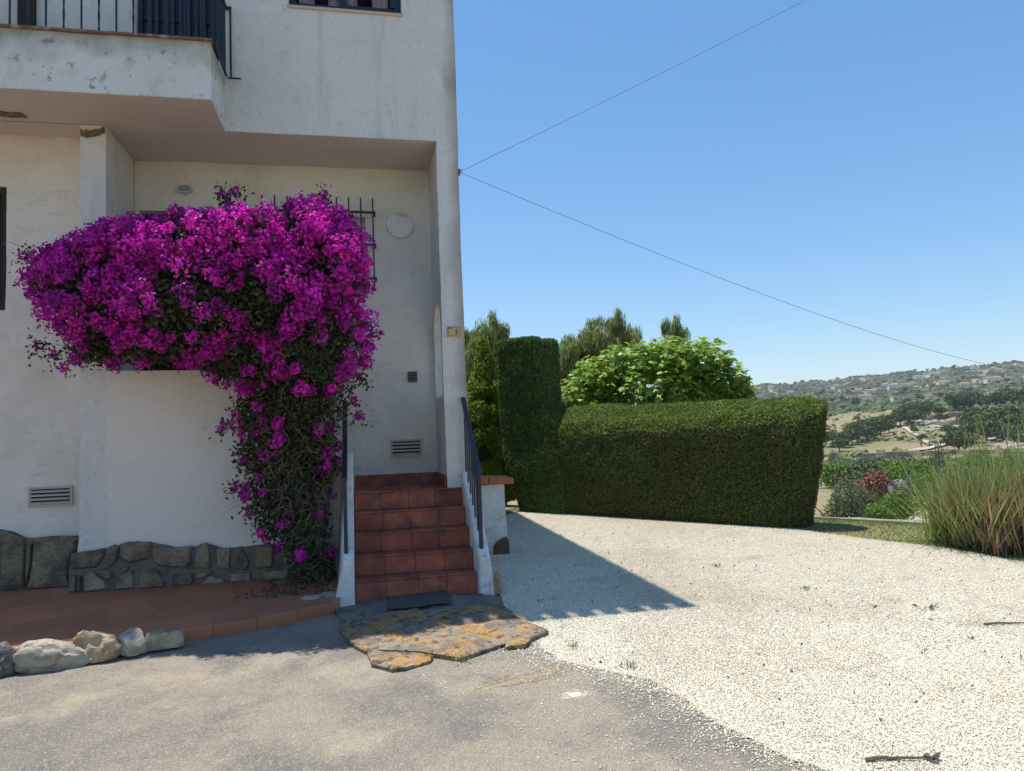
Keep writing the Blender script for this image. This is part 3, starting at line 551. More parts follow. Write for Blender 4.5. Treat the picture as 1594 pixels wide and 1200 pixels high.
# stairs
st_ = hb(MB().box(-.07, .965, 7.20, RC, .2, 1.100).box(-.07, .965, 7.0, 7.20, .2, .93).box(-.07, .965, 6.8, 7.0, .2, .76).box(-.07, .965, 6.6, 6.8, .2, .59).box(-.07, .965, 6.4, 6.6, .2, .42), 'staircase', STEPG)
SX0, SX1 = -.066, .962
def tile(x0, x1, y0, y1, z0, z1, parent, mat=STEPT, g=.0016, name='tile'):
    mb = MB().box(x0+g, x1-g, y0, y1, z0, z1); v = [(a+random.uniform(-.0015, .0015), b, c) for a, b, c in mb.v]; mb.v = v
    return mb.build(name, mat, parent, bevel=.0022)
nos = []
for s in range(5):
    yf = 6.4+.2*s; zt = .42+.17*s; zb_ = .24 if s == 0 else zt-.17+.014
    off = random.uniform(-.02, .02); xsplit = [SX0]+[SX0+(SX1-SX0)*k/4+off+random.uniform(-.01, .01) for k in (1, 2, 3)]+[SX1]
    for a, b in zip(xsplit[:-1], xsplit[1:]): tile(a, b, yf-.012, yf-.001, zb_+.002, zt-.002, st_)
    ye = yf+.187 if s < 4 else yf+.40
    for a, b in zip(xsplit[:-1], xsplit[1:]):
        tile(a, b if s < 4 or b < SX1 else .962, yf-.028, ye if s < 4 else F+.0, zt+.001, zt+.014, st_)
    if s == 4:
        for r_, (ya, yb) in enumerate(((F+.004, F+.3), (F+.304, F+.6), (F+.604, RC-.004))):
            for k in range(4): tile(SX0+k*.222, SX0+(k+1)*.222 if k < 3 else .815, ya, yb, zt+.001, zt+.014, st_)
for k in range(4): tile(-.066+k*.221, -.066+(k+1)*.221, RC-.012, RC-.001, 1.116, 1.235, st_)
for k in range(3): tile(0, 0, 0, 0, 0, 0, st_) if False else MB().box(.806, .818, F+.01+k*.29, F+.295+k*.29, 1.116, 1.235).build('tile', STEPT, st_)
sr = MB().prism([(6.27, .2), (6.27, .57), (6.32, .61), (7.19, 1.27), (7.19, .2)], 'x', .966, 1.066)
o = hb(sr, 'stair_side_wall', STUCCO2, bevel=.012)
for q in o.data.vertices:
    if q.co.x > 1.0 and q.co.z < .5: q.co.x += .04
sl_ = MB().prism([(6.27, .2), (6.27, .59), (6.31, .64), (6.9, 1.08), (7.02, 1.40), (7.08, 1.49), (7.2, 1.49), (7.2, .2)], 'x', -.165, -.071)
o = hb(sl_, 'stair_side_wall', STUCCO2, bevel=.01)
for q in o.data.vertices:
    if q.co.x < -.1 and q.co.z < .55: q.co.x -= .09
for sx, x in (('r', 1.005), ('l', -.135)):
    rl = hb(MB().prism([(6.33, 1.27), (6.33, 1.30), (6.36, 1.315), (7.2, 1.995), (7.2, 1.965), (6.37, 1.285), (6.35, 1.27)], 'x', x-.022, x+.022), 'stair_railing', IRON)
    MB().box(x-.016, x+.016, 6.35, 6.382, .60, 1.29).build('post', IRON, rl)
    for i in range(6):
        y = 6.52+i*.125; MB().box(x-.007, x+.007, y-.007, y+.007, .64+(y-6.35)*.79, 1.28+(y-6.35)*.81).build('baluster', IRON, rl)
# low wall right of the house with terracotta coping
lw = thing('low_wall', 'short white rendered wall with terracotta coping beside the stairs', 'wall', (1.3, 8.2, .3))
def wp(o, root): o.parent = root; o.matrix_parent_inverse = Matrix.Translation(root.location).inverted(); return o
me = solid([(1.1, 1.545, 8.0, 8.45, .25, 1.07)]); me2 = wp(link('wall', me, None, STUCCO2), lw)
for q in me.vertices:
    if q.co.x > 1.5 and q.co.z < .8: q.co.x += .03*(.8-q.co.z)
for i, (a, b) in enumerate(((1.08, 1.36), (1.365, 1.64))):
    wp(MB().prism([(a, 1.165-(a-1.08)*.05), (b, 1.165-(b-1.08)*.05), (b, 1.085-(b-1.08)*.03), (a, 1.085-(a-1.08)*.03)], 'y', 7.95, 8.5).build('coping_tile', COPING, bevel=.008), lw)
def boulder(name, c, sx, sy, sz, mat, label, seed, rz=0., sub=4, amp=.22, cut=.5, shape=None, cat='stone', grp=None):
    bm = bmesh.new(); bmesh.ops.create_icosphere(bm, subdivisions=sub, radius=1)
    for v in bm.verts:
        p = v.co.copy(); d = noise.noise(p*1.1+Vector((seed, 0, 0)))*amp*1.6+noise.noise(p*2.6+Vector((0, seed, 0)))*amp*.7+noise.noise(p*6+Vector((0, seed, 4)))*amp*.4-abs(noise.noise(p*3.5+Vector((seed, 2, 4))))*amp*.6
        p = p*(1+d)
        if shape == 'block': p = Vector([math.copysign(min(abs(t)*1.35, .95+.1*noise.noise(p*2)), t) for t in p])
        if shape == 'wedge': p.z *= 1-.45*(p.x*.9); p.z = min(p.z, .9-p.x*.5)
        p.z = max(p.z, -cut); v.co = Vector((p.x*sx, p.y*sy, p.z*sz))
    bm.transform(Matrix.Rotation(rz, 4, 'Z')); me = bpy.data.meshes.new('m'); bm.to_mesh(me); bm.free(); me.shade_smooth(); me.set_sharp_from_angle(angle=R(30))
    o = link(name, me, None, mat); o.location = c; tag(o, label, cat, grp); return o
_k = rubble([(1.385, .30), (1.40, .40), (1.43, .445), (1.535, .50), (1.565, .47), (1.57, .30)], 7.985, .035, None); _k.data.materials[0] = M('brown_stone', (.17, .085, .055), .9, cols=[(14, .45, .6, (.12, .07, .05), .8)], bumps=[(20, .02, 'noise')]); tag(_k, 'dark brown stone set against the foot of the low white wall', 'stone')
boulder('stone', (1.125, 6.30, .32), .04, .05, .13, OCHRE_STONE, 'thin upright ochre stone beside the foot of the stair wall', 5)
# patio
pat_edge = [(-.23, 6.13), (-.78, 5.84), (-2.26, 5.36), (-8, 3.7)]
pat = [(-.18, 6.3), (-.23, 6.13)]+pat_edge[1:]+[(-8, 7.52), (-2.5, 7.52), (-2.5, 7.19), (-.18, 7.19)]
def pz(y, o=0): return .039*y+.09+o
patio = link('patio', None); 
bm = bmesh.new(); top = [bm.verts.new((x, y, pz(y, .0005))) for x, y in pat]; bot = [bm.verts.new((x, y, pz(y, -.14))) for x, y in pat]
f = bm.faces.new(top); nn = len(pat)
for i in range(nn): bm.faces.new((top[i], top[(i+1) % nn], bot[(i+1) % nn], bot[i]))
bmesh.ops.recalc_face_normals(bm, faces=bm.faces); me = bpy.data.meshes.new('m'); bm.to_mesh(me); bm.free(); COL.objects.unlink(patio); bpy.data.objects.remove(patio)
patio = link('patio', me, None, GROUT, 'structure')
def clip(poly, a, b):   # keep the left side of a->b
    out = []; n = len(poly)
    def s(p): return (b[0]-a[0])*(p[1]-a[1])-(b[1]-a[1])*(p[0]-a[0])
    for i in range(n):
        p, q = poly[i], poly[(i+1) % n]; sp, sq = s(p), s(q)
        if sp >= 0: out.append(p)
        if sp*sq < 0: t = sp/(sp-sq); out.append((p[0]+(q[0]-p[0])*t, p[1]+(q[1]-p[1])*t))
    return out
U = Vector((.403, -.915)); Vv = Vector((.915, .403)); pt = .31; nt_ = 0
for i in range(-22, 12):
    for j in range(-42, 2):
        v0 = .146+pt*i; u0 = pt*j+.11; c = []
        for du, dv in ((.0, .0), (1, 0), (1, 1), (0, 1)):
            uu = u0+pt*du+(.0035 if du == 0 else -.0035); v2 = v0+pt*dv+(.0035 if dv == 0 else -.0035); c.append((U.x*uu+Vv.x*v2, U.y*uu+Vv.y*v2))
        if min(p[0] for p in c) < -5.2: continue
        # front edge strip leaves room for edging tiles
        for a, b in (((-2.26, 5.36+.105), (-.78, 5.84+.105)), ((-8, 3.7+.12), (-2.26, 5.36+.12)), ((-.78, 5.84+.105), (-.23, 6.13+.105))):
            c = clip(c, a, b) if len(c) > 2 else c
        if len(c) < 3: continue
        c = clip(c, (-.185, 6), (-.185, 8)) if len(c) > 2 else c
        if len(c) > 2 and min(p[0] for p in c) > -2.5: c = clip(c, (0, 7.185), (-3, 7.185))
        elif len(c) > 2: c = clip(c, (0, 7.51), (-3, 7.51)) if max(p[0] for p in c) < -2.5 else clip(c, (0, 7.185), (-3, 7.185))
        if len(c) < 3: continue
        ar = abs(sum(c[k][0]*c[(k+1) % len(c)][1]-c[(k+1) % len(c)][0]*c[k][1] for k in range(len(c))))/2
        if ar < .003: continue
        dz = random.uniform(-.0008, .0008); m_ = len(c)
        if sum(c[k][0]*c[(k+1) % m_][1]-c[(k+1) % m_][0]*c[k][1] for k in range(m_)) < 0: c = c[::-1]
        MB().add([(x, y, pz(y, -.005)) for x, y in c]+[(x, y, pz(y, .0022+dz)) for x, y in c], [tuple(range(m_, 2*m_))]+[(k, (k+1) % m_, m_+(k+1) % m_, m_+k) for k in range(m_)]).build('tile', TILE, patio); nt_ += 1
# bull-nosed edging tiles
def edging(a, b):
    a = Vector((*a, 0)); b = Vector((*b, 0)); d = (b-a).normalized(); nrm = Vector((d.y, -d.x, 0)); n = int((b-a).length/.30)
    if nrm.y > 0: nrm = -nrm
    L_ = (b-a).length/n
    for i in range(n):
        p, q = a+d*(i*L_+.002), a+d*((i+1)*L_-.002); v = []
        for t in (p, q):
            for o_, z in ((-.115, .003), (0, .003), (.010, -.002), (.012, -.012), (.012, -.05), (.004, -.105), (-.115, -.02)): w_ = t+nrm*o_; v.append((w_.x, w_.y, pz(w_.y, z)))
        me = mesh(v, [(k, (k+1) % 7, 7+(k+1) % 7, 7+k) for k in range(7)]+[tuple(range(7))[::-1], tuple(range(7, 14))]); bm = bmesh.new(); bm.from_mesh(me); bmesh.ops.recalc_face_normals(bm, faces=bm.faces); bm.to_mesh(me); bm.free()
        link('edging_tile', me, patio, TILE)
edging((-.23, 6.13), (-.78, 5.84)); edging((-.78, 5.84), (-2.26, 5.36)); edging((-2.26, 5.36), (-4.5, 4.71))
# kerb stones along the patio edge
boulder('stone', (-2.27, 5.33, .27), .11, .10, .13, GREY_STONE, 'dark grey pitted stone cut by the left edge of the picture', 11)
boulder('stone', (-2.00, 5.385, .27), .25, .11, .125, LIMESTONE, 'long pale rounded limestone boulder, largest in the patio edge row', 21, rz=.15, amp=.16)
boulder('stone', (-1.72, 5.45, .285), .14, .09, .125, OCHRE_STONE, 'ochre wedge shaped stone with a brown broken face', 33, rz=.2, shape='wedge')
boulder('stone', (-1.54, 5.50, .28), .10, .09, .105, LIMESTONE, 'small round pale stone between the ochre wedge and the flat block', 47, sub=3)
boulder('stone', (-1.345, 5.56, .275), .125, .065, .075, M('weathered_block', (.42, .36, .26), .95, cols=[(10, .45, .6, (.2, .17, .12), .8)], bumps=[(15, .02, 'noise')]), 'flat oblong weathered stone block at the right end of the row', 52, rz=.22, shape='block', amp=.1)
# flagstones and mat
def flag(name, pts, z0, th, mat, label, cut=None):
    pts = rough_line([*pts, pts[0]], .045, .014, 5)[:-1]; cx = sum(p[0] for p in pts)/len(pts); cy = sum(p[1] for p in pts)/len(pts)
    bm = bmesh.new(); vv = [bm.verts.new((x, y, 0)) for x, y in pts]; es = [bm.edges.new((vv[i], vv[(i+1) % len(vv)])) for i in range(len(vv))]
    bmesh.ops.triangle_fill(bm, use_beauty=True, edges=es, normal=(0, 0, 1)); bmesh.ops.subdivide_edges(bm, edges=bm.edges[:], cuts=3, use_grid_fill=True)
    bmesh.ops.triangulate(bm, faces=bm.faces[:])
    for v in bm.verts:
        x, y = v.co.x, v.co.y; h = noise.noise(Vector((x*2.2, y*3.5, 1)))*.014
        k = noise.noise(Vector((x*3, y*6, 7))); h += .008*math.floor(k*4)/2+noise.noise(Vector((x*16, y*16, 3)))*.005
        v.co.z = .039*y+z0+th+h-(.012 if v.is_boundary else 0)
    bnd = [e for e in bm.edges if e.is_boundary]; ex = bmesh.ops.extrude_edge_only(bm, edges=bnd)['geom']
    for g in ex:
        if isinstance(g, bmesh.types.BMVert): g.co.z = .039*g.co.y+z0-.02; g.co.x += (cx-g.co.x)*.02; g.co.y += (cy-g.co.y)*.02
    bmesh.ops.recalc_face_normals(bm, faces=bm.faces); me = bpy.data.meshes.new('m'); bm.to_mesh(me); bm.free(); me.shade_smooth(); me.set_sharp_from_angle(angle=R(35))
    return tag(link(name, me, None, mat), label, 'flagstone')
flag('flagstone', [(-.166, 5.568), (-.152, 5.803), (-.19, 5.96), (.206, 5.922), (.702, 5.888), (.93, 5.87), (1.083, 5.666), (1.163, 5.385), (1.251, 5.06), (1.103, 4.965), (1.03, 4.85), (.9, 4.85), (.916, 4.93), (.584, 4.72), (.45, 4.83), (.36, 4.90), (.2, 5.0), (.0, 5.05), (-.092, 5.241)], 0, .045, SLAB, 'large cracked flagstone with orange lichen below the terracotta stairs')
flag('flagstone', [(.02, 5.03), (.2, 4.99), (.355, 4.89), (.43, 4.82), (.395, 4.751), (.242, 4.66), (.153, 4.653), (.035, 4.789)], 0, .04, SLAB, 'small broken corner of orange lichened flagstone nearest the camera')
flag('flagstone', [(-.2, 5.98), (-.223, 6.14), (-.162, 6.30), (.18, 6.375), (.74, 6.375), (.965, 6.27), (1.09, 6.18), (1.10, 6.0), (1.11, 5.80), (.94, 5.89), (.702, 5.905), (.206, 5.94)], 0, .030, SLABG, 'dark grey flagstone under the doormat at the foot of stairs')
mt = []
for i in range(25):
    for j in range(15):
        u, w_ = i/24, j/14; x = .19+.51*u+.01*math.sin(w_*5); y = 6.35-.40*w_-.02*math.sin(u*6); mt.append((x, y, .039*y+.046+.005*noise.noise(Vector((x*7, y*7, 5)))+.004*(w_ > .9)))
nv = len(mt); fcs = [(i*15+j, i*15+j+1, (i+1)*15+j+1, (i+1)*15+j) for i in range(24) for j in range(14)]
me = mesh(mt, fcs, 60); o = link('doormat', me, None, MATM); tag(o, 'worn black rubber doormat lying on the flagstone before the stairs', 'doormat')
md = o.modifiers.new('thick', 'SOLIDIFY'); md.thickness = .003; md.offset = 1

# wall lamp, plaque, number tile
wl = thing('wall_lamp', 'small oval bulkhead lamp on the shaded porch wall above the bougainvillea', 'lamp', (-1.735, RC, 4.295))
def oval(cx, cz, a, b, seg=28): return [(cx+a*math.copysign(abs(math.cos(t))**.75, math.cos(t)), cz+b*math.copysign(abs(math.sin(t))**.75, math.sin(t))) for t in np.linspace(0, 2*math.pi, seg, endpoint=False)]
wp(MB().prism(oval(-1.735, 4.30, .072, .042), 'y', RC-.05, RC).build('casing', WHITEP, smooth=40), wl)
wp(MB().prism(oval(-1.735, 4.30, .057, .028), 'y', RC-.065, RC-.049).build('glass', LAMPG, smooth=40), wl)
wp(MB().box(-1.745, -1.725, RC-.045, RC-.01, 4.245, 4.26).build('screw_lug', WHITEP), wl)
plq = MB(); rings = [(.150, 0), (.148, .012), (.135, .022), (.0, .026)]; seg = 40; vv = []
for r_, h in rings[:-1]: vv += [(.485+r_*math.cos(t), RC-h, 3.97+r_*math.sin(t)) for t in np.linspace(0, 2*math.pi, seg, endpoint=False)]
vv.append((.485, RC-.024, 3.97)); ff = [(k*seg+i, k*seg+(i+1) % seg, (k+1)*seg+(i+1) % seg, (k+1)*seg+i) for k in range(2) for i in range(seg)]+[(2*seg+i, 2*seg+(i+1) % seg, 3*seg) for i in range(seg)]
plq.add(vv, ff); o = plq.build('wall_plaque', STUCCO2, smooth=30); tag(o, 'plain round plaster disc on porch wall right of the window grille', 'plaque')
npz, npx = 2.65, .94
nt1 = thing('house_number_tile', 'small yellowish house number tile reading 2 on the corner column', 'number sign', (npx, F, npz))
wp(MB().box(npx-.068, npx+.068, F-.022, F-.006, npz-.05, npz+.05).build('tile', PLATE, bevel=.003), nt1)
fr_ = MB(); a, b, t = .060, .042, .0025
fr_.box(npx-a, npx+a, F-.024, F-.022, npz+b-t, npz+b).box(npx-a, npx+a, F-.024, F-.022, npz-b, npz-b+t).box(npx-a, npx-a+t, F-.024, F-.022, npz-b+t, npz+b-t).box(npx+a-t, npx+a, F-.024, F-.022, npz-b+t, npz+b-t)
wp(fr_.build('border', PLATEB), nt1)
def text(s, size, x, z, parent):
    c = bpy.data.curves.new('t', 'FONT'); c.body = s; c.size = size; c.extrude = .0012; c.align_x = 'CENTER'; c.align_y = 'CENTER'; c.offset = .0012
    o = bpy.data.objects.new('t', c); COL.objects.link(o); bpy.context.view_layer.update(); me = bpy.data.meshes.new_from_object(o); bpy.data.objects.remove(o)
    me.transform(Matrix.Translation((x, F-.0235, z)) @ Matrix.Rotation(R(90), 4, 'X')); me.materials.clear(); q = link('numeral', me, None, PLATEB); return wp(q, nt1)
text('2', .062, npx+.022, npz-.004, nt1); text('º', .05, npx-.040, npz+.022, nt1)
for sx in (-.052, .052): wp(MB().prism([(npx+sx+.002*math.cos(q), npz+.004*math.sin(q)) for q in np.linspace(0, 6.28, 8, endpoint=False)], 'y', F-.025, F-.022).build('screw', PLATEB), nt1)
# cables
def cable(p0, p1, sag, r, label, r1=None):
    a, b = Vector(p0), Vector(p1); pts = []
    for i in range(33): t = i/32; p = a.lerp(b, t); p.z -= sag*4*t*(1-t); pts.append(p)
    o = MB().tube(pts, list(np.linspace(r, r1 or r, 33)), 5).build('cable', IRON, smooth=180); tag(o, label, 'cable', None); return o
A_ = (1.045, 7.215, 4.28)
D_ = lambda px, py, d: tuple(Vector((0, 0, 1.6))+(fw+r2*(px-797)/1143.6-u2*(py-600)/1143.6)*d)
cable(A_, D_(1480, -120, 12), .05, .0022, 'thin black cable rising from the house corner to the upper right')
cable(A_, D_(1700, 580, 30), .7, .0022, 'thin black cable falling from the house corner across to the hills', .008)

hb(MB().box(1.036, 1.052, 7.205, 7.235, 4.25, 4.31).tube([(1.045, 7.215, 4.30), (1.06, 7.19, 4.30), (1.06, 7.19, 4.27), (1.045, 7.20, 4.265)], .004, 5), 'cable_bracket', METAL)
# ------------------------------------------------------------------ bougainvillea
bo = thing('bougainvillea', 'large magenta flowering bougainvillea sprawling over the white terrace wall', 'shrub', (-.45, 6.9, .35))
BB = [(-2.41, 6.75, 3.03, .27, .34, .23), (-2.07, 6.7, 3.14, .36, .4, .28), (-1.69, 6.6, 3.16, .41, .45, .30), (-1.29, 6.5, 3.16, .46, .5, .33), (-.85, 6.45, 3.22, .46, .5, .33), (-.4, 6.45, 3.28, .36, .45, .31), (-.23, 6.45, 3.09, .30, .45, .40), (-.67, 6.4, 2.82, .54, .5, .43), (-1.28, 6.4, 2.77, .58, .5, .41), (-1.98, 6.65, 2.84, .54, .45, .36), (-.37, 6.55, 2.49, .45, .45, .42), (-2.18, 6.8, 2.46, .27, .3, .12), (-1.53, 6.65, 2.50, .49, .4, .18), (-.91, 6.6, 2.33, .41, .4, .22), (-.50, 6.7, 2.0, .44, .36, .34), (-.56, 6.8, 1.6, .36, .28, .31), (-.56, 6.85, 1.2, .30, .26, .29), (-.52, 6.9, .8, .25, .24, .29), (-.46, 6.95, .5, .20, .22, .12), (-.86, 6.82, 1.9, .26, .22, .25), (-.86, 6.85, 1.55, .24, .2, .25), (-.80, 6.88, 1.2, .24, .18, .24), (-.74, 6.9, .9, .2, .18, .2), (-.32, 6.85, 1.5, .12, .2, .3)]
BB = [(b[0]*.985+(.06 if b[0] < -1.8 else 0), b[1]-(.13 if b[2] > 2.2 else 0), 1.6+(b[2]-1.6)*.985, *b[3:]) for b in BB]
P, Nn = blobpts(BB, 64000, .5, 1.0, .36); P += RNG.normal(0, .03, P.shape)
# twiggier and barer low down
k = RNG.uniform(0, 1, len(P)) < np.interp(P[:, 2], [.4, 1.4, 2.4, 3], [.7, .85, .95, 1]); P, Nn = P[k], Nn[k]; k = P[:, 1] < 7.19+(P[:, 2] > 2.3)*.8; P, Nn = P[k], Nn[k]
cards('foliage', P, Nn, .026, .042, BOUL, wp(link('x', None), bo) if False else None, jit=1.0, upmix=.2, kind='stuff'); fol = COL.objects[-1] if False else [o for o in COL.objects if o.name == 'foliage'][-1]; wp(fol, bo)
Cc, Cn = blobpts(BB, 2300, .86, 1.12, .5); prob = np.interp(Cc[:, 2], [.5, 1.3, 1.9, 2.35, 2.65, 3.0], [.10, .15, .20, .36, .64, 1.1])*np.where(Cn[:, 1] > .5, .5, 1)
prob *= np.where((Cc[:, 2] < 2.6) & (Cc[:, 0] < -1.1), .85, 1); msk = np.array([noise.noise(Vector(q)*3.1) for q in Cc]); prob = prob*np.where((msk < -.12) & (Cc[:, 2] < 3.0), .42, 1.2); k = RNG.uniform(0, 1, len(Cc)) < prob; Cc, Cn = Cc[k], Cn[k]; k = Cc[:, 1] < 7.15+(Cc[:, 2] > 2.35)*.8; Cc, Cn = Cc[k], Cn[k]
k = Cc[:, 1] < 7.95; Cc, Cn = Cc[k], Cn[k]
spr = [(-1.06, 6.5, 3.55), (-1.06, 6.5, 3.66), (-1.0, 6.5, 3.76), (-1.1, 6.5, 3.72), (-2.62, 6.8, 2.49), (-2.43, 6.8, 2.3), (-2.5, 6.8, 2.42), (-2.73, 6.8, 3.25), (-2.68, 6.8, 3.1), (-1.08, 6.8, 1.23), (-.87, 6.8, .83), (-.95, 6.8, 1.0), (.06, 6.6, 2.6), (.01, 6.6, 2.15), (-.26, 6.45, 3.74), (-.3, 6.45, 3.66), (-1.14, 6.7, 1.76), (0, 6.7, 1.81), (-1.0, 6.75, 1.45)]
Cc = np.vstack([Cc, spr]); Cn = np.vstack([Cn, np.tile([0, -.6, .6], (len(spr), 1))])
ctint = RNG.uniform(.15, .85, len(Cc)); rad_ = RNG.uniform(.030, .088, len(Cc))*np.interp(Cc[:, 2], [1.2, 2.6], [.72, 1]); rad_[-len(spr):] = .04
nb = (rad_/.085*46).astype(int)+8; idx = np.repeat(np.arange(len(Cc)), nb); d = RNG.normal(0, 1, (len(idx), 3)); d /= np.linalg.norm(d, axis=1)[:, None]
BP = Cc[idx]+d*(rad_[idx]*RNG.uniform(.55, 1.05, len(idx)))[:, None]+Cn[idx]*.02; BN = d+Cn[idx]*.4
fl = cards('flowers', BP, BN, .027, .034, BRACT, None, jit=.7, upmix=.0, fold=.3, kind='stuff', tint=np.clip(ctint[idx]+RNG.normal(0, .2, len(idx)), 0, 1)); wp(fl, bo)
# sprig leaves
sp_i = RNG.choice(len(spr), 900); P2 = np.array(spr)[sp_i]+RNG.normal(0, .05, (900, 3)); sl2 = cards('sprig_leaves', P2, RNG.normal(0, 1, (900, 3)), .024, .04, BOUL, None, jit=1, upmix=.2, kind='stuff'); wp(sl2, bo)
tw = MB()
def walk(p, d, L_, r, seg, curl=.35, grav=0):
    p = Vector(p); d = Vector(d).normalized(); pts = [p.copy()]
    for i in range(seg): d = (d+Vector(RNG.normal(0, curl, 3))+Vector((0, 0, grav))).normalized(); p = p+d*L_/seg; pts.append(p.copy())
    return pts
stems = MB()
for i in range(9):
    pts = walk((-.46+RNG.normal(0, .07), 6.97+RNG.normal(0, .05), .3), (RNG.normal(0, .12), -.03, 1), 2.3, 0, 12, .10); pts = [Vector((min(max(p.x, -.74+.05*math.sin(i+p.z*3)), -.26), min(max(p.y, 6.75), 7.15), p.z)) for p in pts]
    stems.tube(pts, [float(q) for q in np.linspace(.028, .010, len(pts))], 6)
wp(add_tint(stems.build('stem', TWIG, smooth=60)), bo)
TWP = np.array([1, 1, 1, 1, 1, 1, 1, 2, 2, 2, 4, 2, 4, 5, 12, 14, 13, 11, 4, 2, 2, 2, 2, 3.])
for i in range(850):
    b = BB[RNG.choice(len(BB), p=TWP/TWP.sum())]; q = RNG.uniform(-.8, .8, 3)
    p = (b[0]+q[0]*b[3], b[1]-abs(q[1])*b[4]*.9, b[2]+q[2]*b[5]); ln = RNG.uniform(.12, .36)
    tw.tube(walk(p, (RNG.normal(0, .6), RNG.normal(-.1, .4), RNG.normal(.2, .7)), ln, 0, 6, .45), list(np.linspace(RNG.uniform(.002, .005), .0012, 7)), 3, cap=False)
for s in spr:
    b = min(BB, key=lambda q: (q[0]-s[0])**2+(q[2]-s[2])**2); a = Vector(b[:3]); e = Vector(s); tw.tube([a.lerp(e, .45), a.lerp(e, .75)+Vector((0, 0, .03)), e], .003, 3)
wp(add_tint(tw.build('twigs', TWIG, kind='stuff')), bo)
core = MB()
for b in BB[:16]:
    bm = bmesh.new(); bmesh.ops.create_icosphere(bm, subdivisions=2, radius=1)
    v = [(b[0]+p.co.x*b[3]*.58, b[1]+p.co.y*b[4]*.55, b[2]+p.co.z*b[5]*.58) for p in bm.verts]; bm.verts.ensure_lookup_table(); core.add(v, [tuple(q.index for q in f.verts) for f in bm.faces]); bm.free()
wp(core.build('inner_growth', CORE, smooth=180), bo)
# fallen leaves below it
for i in range(1):
    n = 260; x = RNG.normal(-.55, .25, n); y = RNG.uniform(6.4, 7.1, n); x = np.clip(x, -1.3, -.2); k = y > 5.95+x*-.1
    lf_ = cards('leaf_litter', np.stack([x, y, .039*y+.10+RNG.uniform(0, .01, n)], 1), np.tile([0, 0, 1.], (n, 1)), .025, .04, LEAFD, None, jit=.4, upmix=0, kind='stuff'); tag(lf_, 'dry fallen leaves on the patio under the bougainvillea', 'leaf litter')
for x, y, a in ((-.42, 6.30, .10), (-.28, 6.36, .07)): boulder('stone', (x, y, .345), a, .05, .02, LIMESTONE, 'pale flat stone under the bougainvillea, %s' % ('the larger one' if a > .09 else 'the smaller one beside the stair wall'), x*9, cut=.3)

# ------------------------------------------------------------------ clipped hedges
def lawn_z(x, y): return zg(x, y)
dv = np.array([.699, -.715])                   # along the hedge
def hedge_mesh(rings): # list of closed rings of equal length
    n = len(rings[0]); v = [p for r_ in rings for p in r_]; f = [(k*n+i, (k+1)*n+i, (k+1)*n+(i+1) % n, k*n+(i+1) % n) for k in range(len(rings)-1) for i in range(n)]+[tuple(range(n)), tuple((len(rings)-1)*n+i for i in range(n))[::-1]]
    me = mesh(v, f); bm = bmesh.new(); bm.from_mesh(me); bmesh.ops.subdivide_edges(bm, edges=bm.edges[:], cuts=2, use_grid_fill=True); bmesh.ops.recalc_face_normals(bm, faces=bm.faces)
    for q in bm.verts: q.co += noise.noise_vector(q.co*2.2)*.035+noise.noise_vector(q.co*8)*.014
    bm.to_mesh(me); bm.free(); return me
rings = []; A2 = np.array([2.62, 10.82])+HN*.0; Lh = 3.78
for s in np.linspace(0, 1, 22):
    e = max(0, (s-.93)/.07); sh = math.sqrt(max(0, 1-e*e*.75)); zt = np.interp(s, [0, .15, .5, .8, 1], [2.05, 2.0, 1.95, 1.96, 1.93]); zf = np.interp(s, [0, .1, .5, .85, 1], [1.78, 1.72, 1.68, 1.72, 1.74])
    dep = .68; prof2 = [(.05, .28), (.0, .7), (-.03, 1.2), (-.02, zf-.12), (.06, zf+.02), (.22, zf+.10), (.45, zt-.03), (dep-.08, zt), (dep, zt-.15), (dep+.03, 1.2), (dep, .3)]
    mid = dep/2; fl_ = lambda z: (max(0, s-.8)/.2)*(.28*(z-.3)/1.5-.06)
    rings.append([(A2[0]+dv[0]*(Lh*s+fl_(z))+HN[0]*(mid+(a-mid)*sh), A2[1]+dv[1]*(Lh*s+fl_(z))+HN[1]*(mid+(a-mid)*sh), (z-.0) if z < .4 else z*(1-.03*e)+(1-s)*0) for a, z in prof2])
hd = thing('clipped_hedge', 'long low clipped dark green cypress hedge along the gravel edge', 'hedge', (3.9, 9.6, .36))
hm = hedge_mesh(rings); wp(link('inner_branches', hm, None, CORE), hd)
P, Nn = sample(hm, 150000); k = (P[:, 2] > .33) & ~((Nn @ np.array([HN[0], HN[1], 0]) > .8) & (RNG.uniform(0, 1, len(P)) < .8)); P, Nn = P[k], Nn[k]
gap = np.array([noise.noise(Vector(p)*6) for p in P[:, :]]); k = gap > -.62+RNG.uniform(-.1, .3, len(P))*.5; P, Nn, gap = P[k], Nn[k], gap[k]
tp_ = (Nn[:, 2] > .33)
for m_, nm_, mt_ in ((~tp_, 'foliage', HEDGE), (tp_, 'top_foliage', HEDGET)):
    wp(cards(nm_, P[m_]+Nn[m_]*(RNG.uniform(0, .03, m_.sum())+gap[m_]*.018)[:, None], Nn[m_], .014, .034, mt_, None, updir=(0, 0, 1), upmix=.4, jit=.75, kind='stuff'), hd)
tops = P[(Nn[:, 2] > .4)]; tn = RNG.choice(len(tops), 9000); wp(cards('new_shoots', tops[tn]+[0, 0, .02], RNG.normal(0, 1, (9000, 3)), .008, .06, M('hedge_new_growth', (.10, .15, .03), .8, tint=.4, transl=.3), None, upmix=.75, kind='stuff'), hd)
tw_ = thing('clipped_cypress', 'tall clipped block of cypress at the left end of the hedge', 'hedge', (2.5, 11.0, .42))
rings = []
